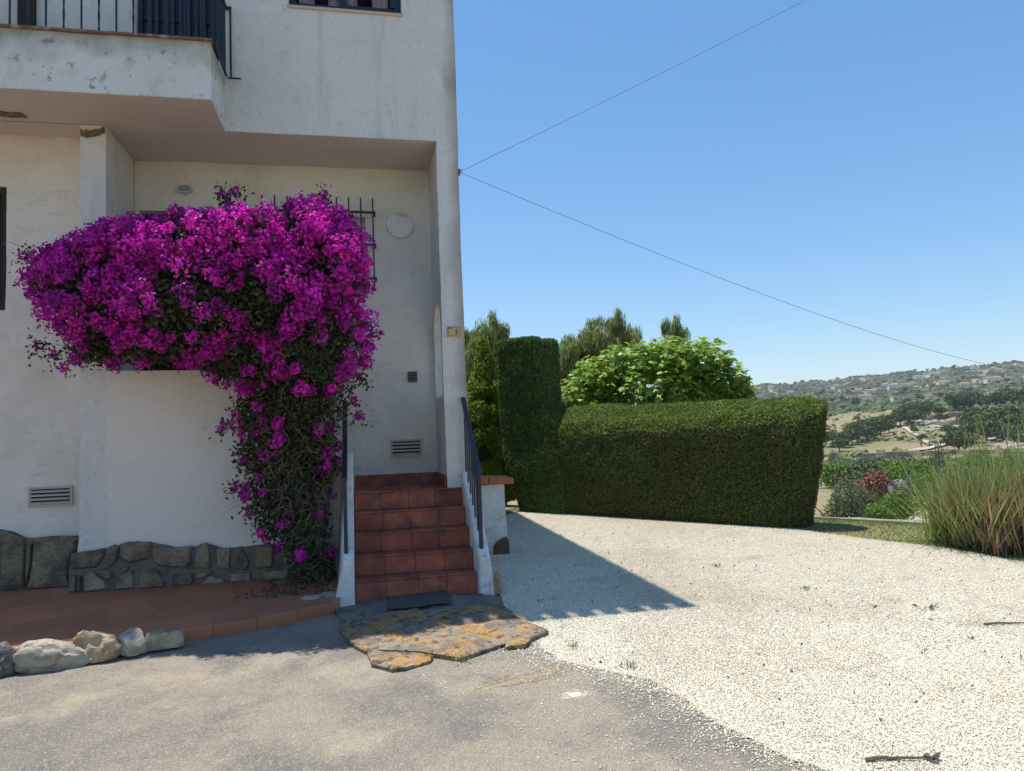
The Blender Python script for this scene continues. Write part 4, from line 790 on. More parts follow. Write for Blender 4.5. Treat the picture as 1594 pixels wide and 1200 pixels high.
for z, l0, l1, d0, d1 in ((.34, .30, 1.05, .02, .62), (.8, .16, 1.05, -.02, .68), (1.3, .04, 1.02, -.03, .7), (1.75, -.02, .98, -.02, .7), (2.1, -.05, .68, 0, .7), (2.6, -.05, .66, .0, .7), (2.98, -.05, .66, .0, .70), (3.07, -.04, .655, .01, .69)):
    B0 = np.array([2.17, 11.26]); rg = []
    cor = [(l0, d0), (l1, d0), (l1, d1), (l0, d1)]; pts = []
    for i in range(4):
        a, b = np.array(cor[i]), np.array(cor[(i+1) % 4])
        for t in (.06, .35, .65, .94): pts.append(a+(b-a)*t)
    for l, dd in pts: q = B0+dv*l+HN*dd; rg.append((q[0], q[1], z))
    rings.append(rg)
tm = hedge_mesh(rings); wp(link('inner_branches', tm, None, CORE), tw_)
P, Nn = sample(tm, 75000); k = P[:, 2] > .36; P, Nn = P[k], Nn[k]
wp(cards('foliage', P+Nn*RNG.uniform(0, .035, len(P))[:, None], Nn, .015, .045, M('cypress_block_foliage', (.10, .165, .042), .8, tint=.5, transl=.25), None, upmix=.55, jit=.7, kind='stuff'), tw_)

# ------------------------------------------------------------------ garden plants
def trunk(root, base, top, r, lean=(0, 0), mat=BARK, limbs=0, spread=1.0):
    mb = MB(); a, b = Vector(base), Vector(top); pts = [a.lerp(b, t)+Vector((math.sin(t*5)*lean[0], math.cos(t*4)*lean[1], 0)) for t in np.linspace(0, 1, 8)]; mb.tube(pts, list(np.linspace(r, r*.35, 8)), 8)
    for i in range(limbs):
        t = RNG.uniform(.35, .95); p = a.lerp(b, t); mb.tube(walk(p, (RNG.normal(0, 1), RNG.normal(0, 1), .6), spread*RNG.uniform(.6, 1.1), 0, 6, .2), list(np.linspace(r*.4, r*.1, 7)), 5)
    return wp(mb.build('trunk', mat, smooth=60), root)
# golden-green thuja
th = thing('thuja', 'bright yellow green conical thuja between the house and the clipped cypress', 'tree', (2.15, 12.5, .45))
TB = []
for i in range(190):
    z = RNG.uniform(.5, 3.2); w_ = np.interp(z, [.5, 1.2, 1.9, 3.25], [.46, .52, .44, .0]); an = RNG.uniform(0, 6.28); TB.append((2.12+w_*math.cos(an)*.8, 12.45+w_*math.sin(an)*.8, z, *([.12 if z < 2.5 else .08]*2), .17))
P, Nn = blobpts(TB, 60000, .6, 1.05, .5); wp(cards('foliage', P, Nn, .022, .05, THUJA, None, upmix=.65, jit=.6, kind='stuff'), th)
trunk(th, (2.12, 12.45, .4), (2.12, 12.45, 2.9), .07)
wp(MB().tube([(2.12, 12.45, .6), (2.12, 12.45, 1.6), (2.12, 12.45, 2.4), (2.12, 12.45, 3.0)], [.3, .36, .16, .02], 10).build('inner_branches', HEDGE), th)
t2 = thing('thuja', 'dark narrow conifer tip showing above the clipped cypress block', 'tree', (2.75, 13.4, .4))
P, Nn = blobpts([(2.62, 13.6, 2.2, .2, .2, 1.3), (2.62, 13.6, 3.2, .07, .07, .42)], 7000, .7, 1.05); wp(cards('foliage', P, Nn, .02, .06, HEDGE, None, upmix=.7, jit=.6, kind='stuff'), t2); trunk(t2, (2.62, 13.6, .3), (2.62, 13.6, 2.9), .05)
# fig
fg = thing('fig_tree', 'broad bright green fig tree with large leaves behind the hedge', 'tree', (5.3, 12.7, .1))
FB = [(3.95, 13.0, 2.2, .45, .6, .45), (4.3, 12.9, 2.55, .5, .6, .45), (4.9, 12.8, 2.8, .6, .7, .42), (5.5, 12.6, 2.88, .6, .7, .42), (6.1, 12.45, 2.85, .55, .7, .42), (6.5, 12.4, 2.5, .42, .6, .42), (5.3, 12.6, 2.3, 1.2, .8, .6), (6.75, 12.3, 2.2, .30, .5, .32), (4.2, 12.7, 1.7, .7, .6, .5), (5.8, 12.5, 1.6, .9, .7, .6)]
P, Nn = blobpts(FB, 8500, .5, 1.08)
def figleaf(P, Nn, size):
    out = [(0, -.5), (.16, -.35), (.42, -.30), (.26, -.08), (.46, .16), (.18, .14), (0, .5), (-.18, .14), (-.46, .16), (-.26, -.08), (-.42, -.30), (-.16, -.35)]
    n = len(P); Nd = Nn*.35+RNG.normal(0, .4, (n, 3))+np.array([0, 0, .85]); Nd /= np.linalg.norm(Nd, axis=1)[:, None]
    U_ = Nn*1.0+np.array([0, 0, -.6])+RNG.normal(0, .4, (n, 3)); U_ -= Nd*(U_*Nd).sum(1)[:, None]; U_ /= np.linalg.norm(U_, axis=1)[:, None]; V_ = np.cross(Nd, U_); s_ = size*RNG.uniform(.6, 1.2, n)
    vs_ = []; 
    for (a, b) in [(0, -.05)]+out: vs_.append(P+(V_*a+U_*b)*s_[:, None]+Nd*((-(a*a+b*b)*.35+abs(a)*.12)*s_)[:, None])
    v = np.stack(vs_, 1).reshape(-1, 3); f = np.concatenate([np.arange(n)[:, None]*13+np.array([0, 1+k, 1+(k+1) % 12]) for k in range(12)])
    o = link('leaf', mesh(v, f, 180), None, FIG, 'stuff'); return add_tint(o, np.repeat(RNG.uniform(0, 1, n), 13))
wp(figleaf(P, Nn, .15), fg); trunk(fg, (5.2, 12.8, -.1), (5.3, 12.7, 2.3), .12, limbs=16, spread=1.2)
# pines behind
def pine(base, top, blobs, label, n=26000, hgt=.20):
    r_ = thing('pine_tree', label, 'tree', base); 
    P, Nn = blobpts(blobs, n, .35, 1.08); tuft = RNG.normal(0, 1, (n//12, 3)); 
    wp(cards('crown', P, Nn, .026, hgt*1.2, PINE, None, upmix=.86, jit=1.0, kind='stuff'), r_)
    trunk(r_, base, top, .16, (.1, .1), limbs=10, spread=1.0); return r_
def cl(c, sx, sy, sz, n, r0):
    out = []
    for i in range(n):
        d = RNG.normal(0, 1, 3); d /= np.linalg.norm(d); d *= RNG.uniform(.3, 1)**.5; out.append((c[0]+d[0]*sx, c[1]+d[1]*sy, c[2]+d[2]*sz, r0*RNG.uniform(.5, 1), r0*RNG.uniform(.5, 1), r0*RNG.uniform(.8, 1.7)))
    return out
pine((7.7, 22.8, -1.6), (7.9, 22.8, 4.6), cl((7.4, 22.9, 3.5), 1.2, 1.1, 1.3, 70, .30)+cl((8.1, 22.8, 4.3), 1.0, 1.0, .95, 60, .28)+cl((6.9, 22.8, 3.0), .8, .8, 1.2, 36, .30), 'rounded pine rising behind the fig tree and hedge', 40000)
pine((3.7, 21.8, -.5), (3.8, 21.8, 4.4), cl((3.75, 21.8, 3.6), .95, .9, 1.5, 70, .27), 'loose light green pine between the house corner and the thuja', 20000)
pine((10.9, 24.2, -2.0), (10.9, 24.2, 4.9), cl((10.95, 24.2, 4.7), .5, .5, .8, 24, .2)+cl((10.0, 24.2, 4.0), .5, .5, .45, 6, .28)+cl((10.9, 24.2, 2.6), 1.2, .9, 1.0, 14, .4), 'small pine top poking out above the fig tree', 9000)
# reed clump at the right
rd = thing('reed_clump', 'big clump of green reeds with dry brown base at the right edge', 'ornamental grass', (6.2, 6.5, .25))
def blades(n, cx, cy, sx, sy, hmin, hmax, lean, mat, name, w=.011, dr=0):
    vv = []; ff = []; tt = []
    for i in range(n):
        u = RNG.uniform(-1, 1); v_ = RNG.uniform(-1, 1); b = Vector((cx+u*sx, cy+v_*sy-u*sx*.35, 0)); b.z = zg(b.x, b.y)-.02+RNG.uniform(0, dr); L_ = RNG.uniform(hmin, hmax); an = RNG.uniform(0, 6.28); ln = RNG.uniform(0, 1)**1.3*lean
        d = Vector((math.cos(an)*ln-.12, math.sin(an)*ln-.1, 1)).normalized(); side = Vector((-math.sin(an), math.cos(an), 0)); ww = w*RNG.uniform(.5, 1.2); p = b; bend = RNG.uniform(.04, .30)*L_/7*2.4; t = RNG.uniform(0, 1); k0 = len(vv)
        for s in range(8):
            q = ww*(1-(s/7)**2)*.5+.0006; vv += [tuple(p-side*q), tuple(p+side*q)]; tt += [t, t]; d = (d+Vector((math.cos(an), math.sin(an), -.75))*bend*(s/7)).normalized(); p = p+d*L_/7
        ff += [(k0+2*s, k0+2*s+1, k0+2*s+3, k0+2*s+2) for s in range(7)]
    return wp(add_tint(link(name, mesh(vv, ff, 180), None, mat, 'stuff'), tt), rd)
blades(2300, 6.72, 6.5, .64, .36, .50, 1.15, .95, REED, 'green_blades')
blades(170, 6.85, 6.5, .5, .3, 1.1, 1.55, .28, REED, 'tall_blades', .013)
blades(3000, 6.65, 6.25, .64, .34, .15, .62, 1.0, REEDD, 'dry_blades', .012, .35)
blades(650, 7.05, 6.05, .30, .16, .55, .88, .22, REEDD, 'cut_dry_stalks', .016)
blades(420, 6.3, 6.7, .30, .25, .6, 1.05, 1.2, REED, 'drooping_blades')
bm = MB().tube([(6.5, 6.5, .2), (6.5, 6.5, .6), (6.5, 6.5, .9)], [.42, .34, .1], 10).build('root_mass', CORE); wp(bm, rd)
# lawn blades
n = 95000; s_ = RNG.uniform(0, 1, n); q_ = RNG.uniform(-.4, 7.0, n); x = 2.2+5.4*s_+HN[0]*q_; y = 11.3-8.1*s_+HN[1]*q_
gz_ = ground_z(x, y); k = (~point_in(gp, x, y)) & (np.hypot(x, y) < 15.7) & (y > 3.5); x, y, gz_ = x[k], y[k], gz_[k]
g_ = cards('grass', np.stack([x, y, gz_+.015], 1), RNG.normal(0, 1, (len(x), 3))*[1, 1, .2], .007, .030, GRASSB, None, upmix=.75, jit=.1, kind='stuff'); tag(g_, 'short dry green grass between the gravel and the low stone edge', 'grass')
# low stone edge
ke = MB(); azs = np.radians(np.linspace(27, 43, 40)); pts = []
for a in azs: r_ = 15.9; pts.append((r_*math.sin(a), r_*math.cos(a)))
kv = []; 
for (x, y) in pts:
    z = zg(x, y); u_ = Vector((x, y, 0)).normalized(); hh = .05+.02*noise.noise(Vector((x*2, y*2, 0)))
    for o_, h in ((0, -.6), (0, hh), (.3, hh+.01), (.3, -2.0)): kv.append((x+u_.x*o_, y+u_.y*o_, z+h))
ke.add(kv, [(i*4+j, i*4+j+1, (i+1)*4+j+1, (i+1)*4+j) for i in range(39) for j in range(3)]); o = ke.build('low_stone_edge', KERB); tag(o, 'low grey stone edging at the far side of the lawn', 'wall')
# debris on the gravel
def leafbits(c, n, spread, label, size=.03):
    P = np.array(c)+RNG.normal(0, spread, (n, 3))*[1, .6, 0]; P[:, 2] = .039*P[:, 1]+.022+RNG.uniform(0, .008, n)
    o = cards('dead_leaf', P, np.tile([0, 0, 1.], (n, 1)), size*.5, size, LEAFD, None, jit=.6, upmix=0); tag(o, label, 'dead leaf')
leafbits((4.11, 4.83, 0), 7, .05, 'small heap of dark dry leaves on the gravel near the reeds', .05)
leafbits((3.79, 4.95, 0), 4, .04, 'few dark leaf scraps on gravel left of the leaf heap')
leafbits((3.84, 4.15, 0), 2, .015, 'single dark curled leaf on the open gravel', .035)
leafbits((1.45, 5.95, 0), 4, .04, 'dark leaf scraps in the shadow beside the flagstone', .035)
leafbits((2.40, 2.86, 0), 5, .035, 'dead leaves at the bottom edge of the gravel', .05)
def twig(p, d, L_, label, r=.006):
    pts = walk((p[0], p[1], .039*p[1]+.025), d, L_, 0, 7, .12); pts = [Vector((q.x, q.y, .039*q.y+.022+abs(math.sin(i))*.006)) for i, q in enumerate(pts)]; o = MB().tube(pts, list(np.linspace(r, r*.4, 8)), 5).build('twig', BARK); tag(o, label, 'twig')
twig((4.15, 4.38, 0), (1, -.25, 0), .42, 'long dry twig on the gravel at the right edge', .008)
twig((2.12, 2.93, 0), (1, -.15, 0), .28, 'forked dark twig at the bottom edge of the gravel', .010)
n = 420; x = RNG.uniform(1.3, 5.8, n); y = RNG.uniform(3, 9.3, n); k = point_in(gp, x, y); x, y = x[k], y[k]
o = cards('litter', np.stack([x, y, .039*y+.02], 1), np.tile([0, 0, 1.], (len(x), 1)), .012, .024, LEAFD, None, jit=.7, upmix=0, kind='stuff'); tag(o, 'scattered small leaf fragments over the pale gravel', 'leaf litter')
def weed(x, y, label, s=.05):
    P = np.array([x, y, .039*y+.03])+RNG.normal(0, s*.5, (26, 3))*[1, 1, .4]; o = cards('weed', P, RNG.normal(0, 1, (26, 3)),   .008, s*.7, OLIVE, None, jit=.5, upmix=.6); tag(o, label, 'weed')
weed(3.3, 6.6, 'tiny weed sprouting from the gravel in front of hedge', .045); weed(1.34, 4.75, 'small weed where the asphalt meets the gravel by the flagstone', .05)
weed(1.55, 4.28, 'low weed tuft on the broken asphalt edge', .07); weed(3.6, 5.6, 'tiny green weed in the open gravel, right of the shadow tip', .04); weed(.62, 4.70, 'green moss tuft in the notch of the flagstone', .06)

# ------------------------------------------------------------------ valley and hills
def at(az, r, dz=0): a = R(az); x, y = r*math.sin(a), r*math.cos(a); return Vector((x, y, zg(x, y)+dz))
def azpx(px): return 11.8+math.degrees(math.atan((px-797)/1143.6))
# lower road
rp = []
for r_, a0, a1 in ((50.5, azpx(1425), azpx(1520)), (52, azpx(1400), azpx(1500)), (54, azpx(1398), azpx(1475)), (57, azpx(1398), azpx(1440)), (60, azpx(1398), azpx(1408))):
    rp.append((at(a0, r_, .03), at(a1, r_, .03)))
mb = MB(); mb.add([p for pr in rp for p in pr], [(2*i, 2*i+1, 2*i+3, 2*i+2) for i in range(len(rp)-1)]); o = mb.build('lower_road', ROAD, kind='structure')
bm = bmesh.new(); bm.from_mesh(o.data)
for f in bm.faces:
    if f.normal.z < 0: f.normal_flip()
bm.to_mesh(o.data); bm.free()
# dirt tracks on the hillside
def track(pts, w, name='dirt_track'):
    mb = MB(); v = []
    P_ = []
    for (a, b) in zip(pts[:-1], pts[1:]):
        for t in np.linspace(0, 1, 12, endpoint=False): P_.append((a[0]+(b[0]-a[0])*t, a[1]+(b[1]-a[1])*t))
    P_.append(pts[-1]); W_ = [at(az, r_, .5) for az, r_ in P_]
    for i, p in enumerate(W_):
        d = (W_[min(i+1, len(W_)-1)]-W_[max(i-1, 0)]); d.z = 0; d.normalize(); s = Vector((-d.y, d.x, 0))*w*.5
        for q in (p-s, p+s): v.append((q.x, q.y, zg(q.x, q.y)+.45))
    n = len(W_); mb.add(v, [(2*i, 2*i+1, 2*i+3, 2*i+2) for i in range(n-1)]); mb.build(name, PATHM, kind='structure')
track([(39.6, 300), (40.2, 265), (41.2, 225)], 1.6); track([(39.5, 205), (41, 215), (42.2, 225), (43.4, 228), (44.5, 235), (46.5, 262)], 2.6)
def bush(name, az, r_, w_, h_, mat, label, n=2600, cw=.10, cat='shrub', grp=None):
    label = label+(' seen %s' % ('just right of the street lamp' if az < azpx(1450) else 'in front of the pylon' if az < azpx(1485) else 'behind the reed clump') if name == 'roadside_shrub' else '')
    b = at(az, r_); root = thing(name, label, cat, b, grp); bl = []
    for i in range(14): an = RNG.uniform(0, 6.28); q = RNG.uniform(0, .75); bl.append((b.x+w_*.5*q*math.cos(an), b.y+w_*.5*q*math.sin(an), b.z+h_*RNG.uniform(.3, .72), w_*.24, w_*.24, h_*.27))
    P, Nn = blobpts(bl, n, .5, 1.05, b.z-.2); wp(cards('foliage', P, Nn, cw, cw*1.8, mat, None, jit=.8, upmix=.4, kind='stuff'), root)
    mb = MB()
    for i in range(5): mb.tube(walk(b, (RNG.normal(0, .4), RNG.normal(0, .4), 1), h_*.7, 0, 5, .15), list(np.linspace(.05*h_, .01, 6)), 5)
    wp(mb.build('stem', BARK), root); return root
bush('olive_bush', azpx(1300), 40, 2.5, 3.6, OLIVE, 'grey green olive bush beside the right end of the hedge', 6000, .07)
bush('bright_shrub', azpx(1348), 42, 2.8, 2.3, BRIGHT, 'bright green rounded shrub left of the street lamp', 5000, .08)
bush('bright_shrub', azpx(1383), 55, 2.6, 2.5, BRIGHT, 'bright green shrub directly behind the street lamp foot', 4500, .08)
bush('oleander', azpx(1350), 66, 3.4, 3.3, REDF, 'red flowering oleander behind the bright green shrubs', 3500, .12)
bush('oleander', azpx(1398), 70, 3.2, 2.2, M('pale_bush', (.33, .32, .28), .9, tint=.3), 'pale whitish bush right of the red flowering oleander', 3000, .12)
bush('dark_shrub', azpx(1335), 58, 3.4, 2.3, HEDGE, 'dark low shrub in front of the red oleander', 2500, .12)
for i, (px_, r_, w_, h_) in enumerate(((1418, 68, 3.2, 2.8), (1443, 66, 3.6, 3.0), (1470, 64, 3.6, 2.8), (1500, 62, 4, 2.8), (1535, 60, 4, 2.8), (1575, 58, 4, 2.8))):
    bush('roadside_shrub', azpx(px_), r_, w_, h_, BRIGHT if i % 2 else OLIVE, 'green shrub above the lower road', 3000, .11, grp='shrubs along the lower road')
vb = [(1290, 95), (1312, 105), (1340, 100), (1365, 110), (1392, 102), (1420, 115), (1448, 108), (1476, 118), (1500, 112), (1530, 118), (1560, 110), (1590, 116), (1300, 125), (1350, 130), (1400, 128), (1455, 132), (1515, 134), (1570, 130), (1330, 84), (1380, 86), (1425, 88), (1470, 86), (1520, 90), (1565, 88)]
protos = []
for i, (px_, r_) in enumerate(vb):
    lab = 'green bush in the valley thicket below the dry field'; lab2 = 'green bush in the thicket %s' % ('behind the oleanders' if px_ < 1400 else 'between the oleanders and the reed clump' if px_ < 1480 else 'seen through the reed clump')
    if i < 4: o = bush('valley_bush', azpx(px_), r_, 5.5, 3.2, [BRIGHT, OLIVE, FARPINE, BRIGHT][i], lab, 2200, .2, grp='bushes in the valley thicket'); protos.append(o); continue
    s = protos[i % 4]; c = s.copy(); COL.objects.link(c); c.location = at(azpx(px_), r_); c.rotation_euler = (0, 0, i*1.3); c['label'] = lab2
    for ch in s.children: d = ch.copy(); COL.objects.link(d); d.parent = c; d.matrix_parent_inverse = ch.matrix_parent_inverse
# street lamp
lampc = at(azpx(1375), 50); 
lp_ = thing('street_lamp', 'black street lamp post with lantern beside the bright green shrub', 'street lamp', lampc)
x, y, z = lampc
wp(MB().tube([(x, y, z-.2), (x, y, z+.5), (x, y, z+.55), (x, y, z+2.45)], [.07, .06, .035, .03], 8).build('pole', IRON), lp_)
wp(MB().tube([(x, y, z+2.45), (x, y, z+2.52), (x, y, z+2.53), (x, y, z+2.9)], [.05, .06, .10, .16], 6).build('lantern_glass', M('lantern_pane', (.5, .52, .52), .3)), lp_)
wp(MB().tube([(x, y, z+2.9), (x, y, z+2.94), (x, y, z+3.08), (x, y, z+3.2)], [.19, .17, .05, .01], 6).build('lantern_cap', IRON), lp_)
pc = at(azpx(1404), 61); x, y, z = pc
up_ = thing('utility_pole', 'thin dark wooden pole right of the street lamp', 'pole', pc)
wp(MB().tube([(x, y, z-.3), (x, y, z+3.4)], [.09, .06], 8).build('post', POLEW), up_); wp(MB().box(x-.05, x+.9, y-.03, y+.03, z+2.3, z+2.34).build('arm', METAL), up_)
pc = at(azpx(1453), 92); x, y, z = pc
py_ = thing('electricity_pylon', 'lattice electricity pylon with crossarm and transformer in the valley', 'pylon', pc)
tp = z+5.0; mb = MB()
for sx in (-1, 1):
    for sy in (-1, 1): mb.tube([(x+sx*.35, y+sy*.35, z-.3), (x+sx*.18, y+sy*.18, tp)], .04, 4)
for i in range(9):
    h0, h1 = z+i*.55, z+(i+1)*.55; w0 = .35-.17*i/9; s_ = 1 if i % 2 else -1
    for sy in (-1, 1): mb.tube([(x-s_*w0, y+sy*w0, h0), (x+s_*w0, y+sy*w0, h1)], .025, 3); mb.tube([(x+sy*w0, y-s_*w0, h0), (x+sy*w0, y+s_*w0, h1)], .025, 3)
wp(mb.build('lattice_mast', METAL), py_)
dx, dy = rt.x, rt.y
def cross(z_, l0, l1, nm): wp(MB().tube([(x+dx*l0, y+dy*l0, z_), (x+dx*l1, y+dy*l1, z_)], .07, 4).build(nm, METAL), py_)
cross(tp, -1.9, 2.3, 'crossarm'); cross(tp-1.1, .3, 1.6, 'crossarm')
for t in (-1.8, -.9, .9, 1.5, 2.2): wp(MB().tube([(x+dx*t, y+dy*t, tp-.35), (x+dx*t, y+dy*t, tp+.15)], .06, 5).build('insulator', M_ if False else METAL), py_)
wp(MB().box(x-.4, x+.4, y-.4, y+.4, tp-2.7, tp-1.9).build('transformer', METAL), py_)
for i, (h, s) in enumerate(((0.1, -1), (.12, 1), (-.9, 1))):
    t = (-1.8, 2.2, 1.5)[i]; a = (x+dx*t, y+dy*t, tp+h); e = at(azpx((1150, 1900, 1850)[i]), 150, 12); cable(a, tuple(e), 1.0, .03, ('power line running left from the pylon behind the hedge', 'upper power line running right from the pylon crossarm', 'lower power line running right from the pylon')[i])
cable(tuple(at(azpx(1165), 320, 12)), tuple(at(azpx(1700), 210, 14.5)), .8, .05, 'upper thin power line crossing in front of the wooded hillside')
cable(tuple(at(azpx(1165), 300, 9)), tuple(at(azpx(1700), 200, 12.8)), .8, .05, 'lower thin power line crossing in front of the wooded hillside')
# hillside pines: crown and trunk each
def hillpine(k):
    root = thing('hillside_pine', 'umbrella shaped dark pine in the belt of trees across the hillside', 'tree', (0, 0, 0), 'pines across the hillside')
    bl = []
    for i in range(16): an = RNG.uniform(0, 6.28); q = RNG.uniform(0, 1)**.6; bl.append((2.6*q*math.cos(an), 2.6*q*math.sin(an), 4.3+1.5*(1-q*q)+RNG.uniform(-.6, .5), 1.5, 1.5, 1.0))
    P, Nn = blobpts(bl, 1500, .6, 1.08); cards('crown', P, Nn, .38, .55, FARPINE, root, jit=.8, upmix=.3, kind='stuff')
    mb = MB(); mb.tube([(0, 0, -1), (.1, 0, 2), (.0, .1, 4.5)], [.28, .2, .1], 6)
    for i in range(4): mb.tube([(0, 0, 2.5), (math.cos(i*1.6)*1.6, math.sin(i*1.6)*1.6, 4.4)], [.12, .05], 4)
    mb.build('trunk', BARK, root); return root
hp = [hillpine(i) for i in range(5)]; used = set()
LT2, GT2 = 'small dark tree dotted among the terraces of the far hillside', 'trees dotted over the far hillside'
def place(k, az, r_, s, lab=None, grp=None):
    src = hp[k]
    if k not in used: used.add(k); c = src
    else:
        c = src.copy(); COL.objects.link(c)
        for ch in src.children: d = ch.copy(); COL.objects.link(d); d.parent = c
    c.location = at(az, r_, -1.3*s); c.rotation_euler = (0, 0, RNG.uniform(0, 6.28)); c.scale = (s, s, s*RNG.uniform(.8, 1.15))
    if lab: c['label'] = lab; c['group'] = grp
belt = []
for px_, r_, s in [(1300, 215, .9), (1308, 225, 1), (1318, 232, 1.1), (1330, 238, 1.2), (1343, 245, 1.2), (1356, 252, 1.2), (1368, 262, 1.1), (1290, 230, 1.1), (1350, 270, 1.2), (1338, 262, 1.2), (1325, 250, 1.2), (1362, 285, 1.2), (1374, 292, 1.2), (1386, 296, 1.2), (1398, 300, 1.3), (1410, 305, 1.4), (1422, 315, 1.4), (1380, 275, 1.1), (1395, 330, 1.2), (1412, 340, 1.3), (1432, 350, 1.4), (1446, 360, 1.3),
    (1480, 400, 1.3), (1492, 395, 1.5), (1503, 400, 1.6), (1515, 405, 1.6), (1527, 400, 1.5), (1540, 395, 1.5), (1555, 390, 1.4), (1570, 385, 1.4), (1585, 380, 1.4), (1600, 375, 1.4), (1486, 372, 1.6), (1500, 368, 1.7), (1460, 345, 1.0), (1472, 250, .9), (1481, 185, 1.05), (1492, 190, 1.1), (1512, 262, 1.5), (1524, 255, 1.5), (1537, 250, 1.6), (1548, 246, 1.7), (1560, 242, 1.7), (1572, 240, 1.7), (1585, 236, 1.8), (1597, 232, 1.7), (1610, 230, 1.7), (1505, 235, 1.2), (1530, 232, 1.3), (1555, 228, 1.2), (1436, 380, .9), (1456, 310, .7), (1466, 318, .7), (1418, 262, .55), (1428, 240, .5)]:
    place(len(used) if len(used) < 5 else int(RNG.integers(0, 5)), azpx(px_)+RNG.normal(0, .1), r_*1.0, s*.82, 'umbrella shaped dark pine '+('in the left end of the tree belt beside the hedge' if px_ < 1380 else 'in the middle of the tree belt climbing the hillside' if px_ < 1450 else 'in the high grove at the right edge of the hill' if r_ > 340 else 'in the lower right grove above the dry stone walls'), 'pines across the hillside')
for i in range(150):
    az = RNG.uniform(28, 48); r_ = RNG.uniform(420, 1450); place(int(RNG.integers(0, 5)), az, r_, RNG.uniform(.5, .95), LT2, GT2)
for i in range(38):
    az = RNG.uniform(28, 48); place(int(RNG.integers(0, 5)), az, RNG.uniform(1440, 1500), RNG.uniform(.5, 1.0), LT2, GT2)
# scrub covering the hills
def scrub(n, r0, r1, h0, h1, mat, label, pw=1.0, name='scrub', dens=None):
    az = RNG.uniform(24, 52, n); r_ = r0+(r1-r0)*RNG.uniform(0, 1, n)**pw; a = np.radians(az); x, y = r_*np.sin(a), r_*np.cos(a)
    if dens is not None:
        kk = np.array([noise.noise(Vector((X_*dens, Y_*dens*1.6, 3)))+.3*noise.noise(Vector((X_*dens*3, Y_*dens*5, 9))) for X_, Y_ in zip(x, y)]); m = kk > -.02; x, y = x[m], y[m]
    z = ground_z(x, y); n = len(x); h = RNG.uniform(h0, h1, n); vv = []; 
    base = np.array([(0, 0, 1.), (.8, 0, .62), (.25, .76, .6), (-.65, .47, .66), (-.65, -.47, .55), (.25, -.76, .63), (1, .2, 0), (.2, 1, 0), (-.9, .6, 0), (-.8, -.7, 0), (.35, -1, 0)])
    fb = [(0, 1, 2), (0, 2, 3), (0, 3, 4), (0, 4, 5), (0, 5, 1)]+[(1, 6, 2), (2, 6, 7), (2, 7, 3), (3, 7, 8), (3, 8, 4), (4, 8, 9), (4, 9, 5), (5, 9, 10), (5, 10, 1), (1, 10, 6)]
    an = RNG.uniform(0, 6.28, n); c_, s_ = np.cos(an), np.sin(an); B = base[None]*RNG.uniform(.75, 1.25, (n, 11, 3)); X_ = (B[..., 0]*c_[:, None]-B[..., 1]*s_[:, None])*h[:, None]*.75+x[:, None]; Y_ = (B[..., 0]*s_[:, None]+B[..., 1]*c_[:, None])*h[:, None]*.75+y[:, None]; Z_ = B[..., 2]*h[:, None]+z[:, None]-.2
    v = np.stack([X_, Y_, Z_], -1).reshape(-1, 3); f = (np.arange(n)[:, None, None]*11+np.array(fb)[None]).reshape(-1, 3)
    o = link(name, mesh(v, f), None, mat, 'stuff'); tag(o, label, 'scrub'); add_tint(o, np.repeat(RNG.uniform(0, 1, n), 11)); return o
FS = M('far_scrub_foliage', (.085, .115, .05), .95, tint=.45); FS2 = M('dry_scrub_foliage', (.13, .145, .06), .95, tint=.35)
scrub(12000, 330, 1500, .9, 2.8, FS, 'dark evergreen scrub and small trees spread over the far hillside', .8, dens=.012)
scrub(2600, 400, 1520, 1.5, 4.2, FS, 'taller dark shrubs dotted along the terraces of the hillside', .8)
scrub(9000, 150, 1500, .5, 1.6, FS2, 'low dry olive coloured scrub on the fields and terraces', 1.0, dens=.02)
scrub(2600, 118, 160, .8, 1.8, FS, 'dense low green thicket on the valley floor', 1, dens=.05)
# near dry-stone terrace walls and rock outcrops
def terrace(mb, az0, az1, r_, h, mat=None):
    pts = [at(a, r_+3*noise.noise(Vector((a*.6, r_*.01, 0)))*r_*.02) for a in np.arange(az0, az1, .12)]
    v = []
    for p in pts:
        d = Vector((p.x, p.y, 0)).normalized(); hh = h*(1+.4*noise.noise(p*.3))
        v += [(p.x, p.y, p.z-.5), (p.x, p.y, p.z+hh), (p.x+d.x*1.2, p.y+d.y*1.2, p.z+hh), (p.x+d.x*1.2, p.y+d.y*1.2, p.z-.5)]
    n = len(pts)
    if n > 1: mb.add(v, [(4*i+j, 4*i+j+1, 4*i+j+5, 4*i+j+4) for i in range(n-1) for j in range(3)])
for az0, az1, r_, h, lab in ((33, 41, 171, 1.1, 'lower pale dry stone wall below the dry field'), (40.8, 46, 178, 1.0, 'right hand section of pale dry stone wall below the field'), (38.5, 44.5, 330, 1.6, 'pale stone terrace wall under the hillside pines'), (41, 48, 300, 1.4, 'stone terrace wall on the right above the dry field')):
    mb = MB(); terrace(mb, az0, az1, r_, h); tag(mb.build('dry_stone_wall', TWALL), lab, 'wall')
mb = MB()
for i in range(420):
    az0 = RNG.uniform(27, 48); terrace(mb, az0, az0+RNG.uniform(.5, 3.2), RNG.uniform(0, 1)**.8*1080+400, RNG.uniform(1.0, 2.4))
o = mb.build('terrace_walls', TWALL, kind='stuff'); tag(o, 'countless faint stone terraces stepping up the far hillside', 'terraces')
mb = MB()
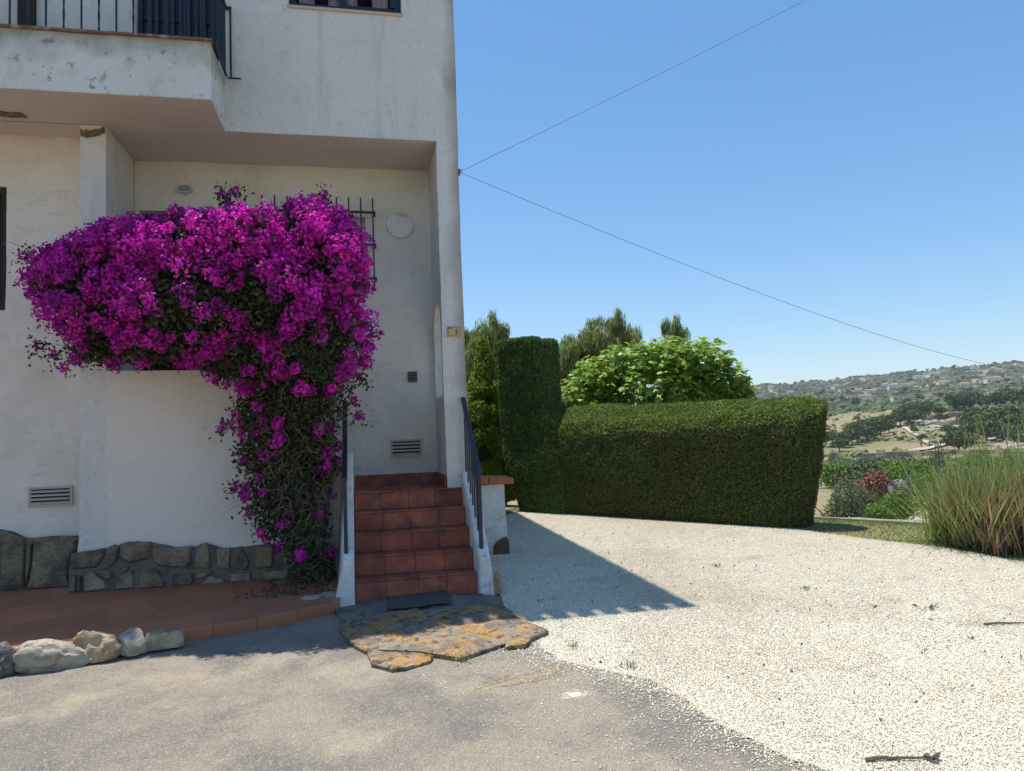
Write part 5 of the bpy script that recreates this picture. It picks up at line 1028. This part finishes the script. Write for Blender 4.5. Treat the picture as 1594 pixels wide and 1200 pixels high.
for i in range(170):
    c_ = RNG.choice(4); az = [38.6, 41.0, 43.3, 45.5][c_]+RNG.normal(0, .7); r_ = [300, 310, 270, 210][c_]+RNG.normal(0, 10); p = at(az, r_); s_ = RNG.uniform(.4, 1.5)
    bm = bmesh.new(); bmesh.ops.create_icosphere(bm, subdivisions=1, radius=1); bm.verts.ensure_lookup_table()
    mb.add([(p.x+q.co.x*s_*1.6*RNG.uniform(.6, 1.3), p.y+q.co.y*s_*1.3, p.z+q.co.z*s_*.7*RNG.uniform(.7, 1.2)) for q in bm.verts], [tuple(w.index for w in f.verts) for f in bm.faces]); bm.free()
o = mb.build('rock_outcrops', ROCK, kind='stuff'); tag(o, 'pale limestone outcrops scattered among the hillside pines', 'rocks')
# far houses
def farhouse(az, r_, w_, d_, h_, label, rot=0., flat=False):
    b = at(az, r_); root = thing('hillside_house', label, 'house', b, 'white houses scattered on the far hillside'); root.rotation_euler = (0, 0, rot)
    MB().box(-w_/2, w_/2, -d_/2, d_/2, -2, h_).build('wall', FWALL, root)
    if flat: MB().box(-w_/2-.2, w_/2+.2, -d_/2-.2, d_/2+.2, h_+.003, h_+.4).build('roof', FWALL, root)
    else: MB().prism([(-d_/2-.5, h_+.01), (0, h_+.9), (d_/2+.5, h_+.01)], 'x', -w_/2-.4, w_/2+.4).build('roof', FROOF, root)
    for i in range(max(2, int(w_/3.5))): MB().box(-w_/2+1.2+i*3.2, -w_/2+2.3+i*3.2, -d_/2-.05, -d_/2-.003, 1.2, 2.5).build('window', DARK, root)
hs = [(1322, 700, 12), (1336, 900, 10), (1352, 820, 14), (1365, 1000, 12), (1378, 1080, 10), (1390, 900, 14), (1402, 1150, 10), (1412, 980, 16), (1430, 1250, 18), (1438, 860, 12), (1452, 1300, 24), (1466, 1000, 14), (1482, 950, 10), (1500, 880, 14), (1468, 1380, 20), (1540, 1250, 16), (1556, 1200, 12), (1300, 1100, 12), (1310, 950, 10), (1230, 1000, 10), (1345, 620, 12), (1395, 560, 10), (1440, 640, 14), (1545, 900, 18), (1575, 980, 14), (1520, 1400, 16), (1200, 1200, 10)]
for i, (px_, r_, w_) in enumerate(hs): farhouse(azpx(px_), r_, w_*.7, w_*.5, 3.6+(i % 3)*1.0, ('flat roofed pale house' if i % 3 == 0 else 'pale house with a tiled roof')+' among the terraces of the far hillside', RNG.uniform(-.6, .3), i % 3 == 0)
# haze
hz = MB().box(-3000, 3200, -600, 3200, -60, 160).build('haze', M('haze_air', (1, 1, 1)), kind='stuff')
hm_ = hz.data.materials[0]; nt = hm_.node_tree
for nd in list(nt.nodes):
    if nd.type != 'OUTPUT_MATERIAL': nt.nodes.remove(nd)
pv = nt.nodes.new('ShaderNodeVolumePrincipled'); pv.inputs['Color'].default_value = (.82, .90, 1, 1); pv.inputs['Density'].default_value = .00015; pv.inputs['Anisotropy'].default_value = .2
nt.links.new(pv.outputs[0], [q for q in nt.nodes if q.type == 'OUTPUT_MATERIAL'][0].inputs['Volume'])
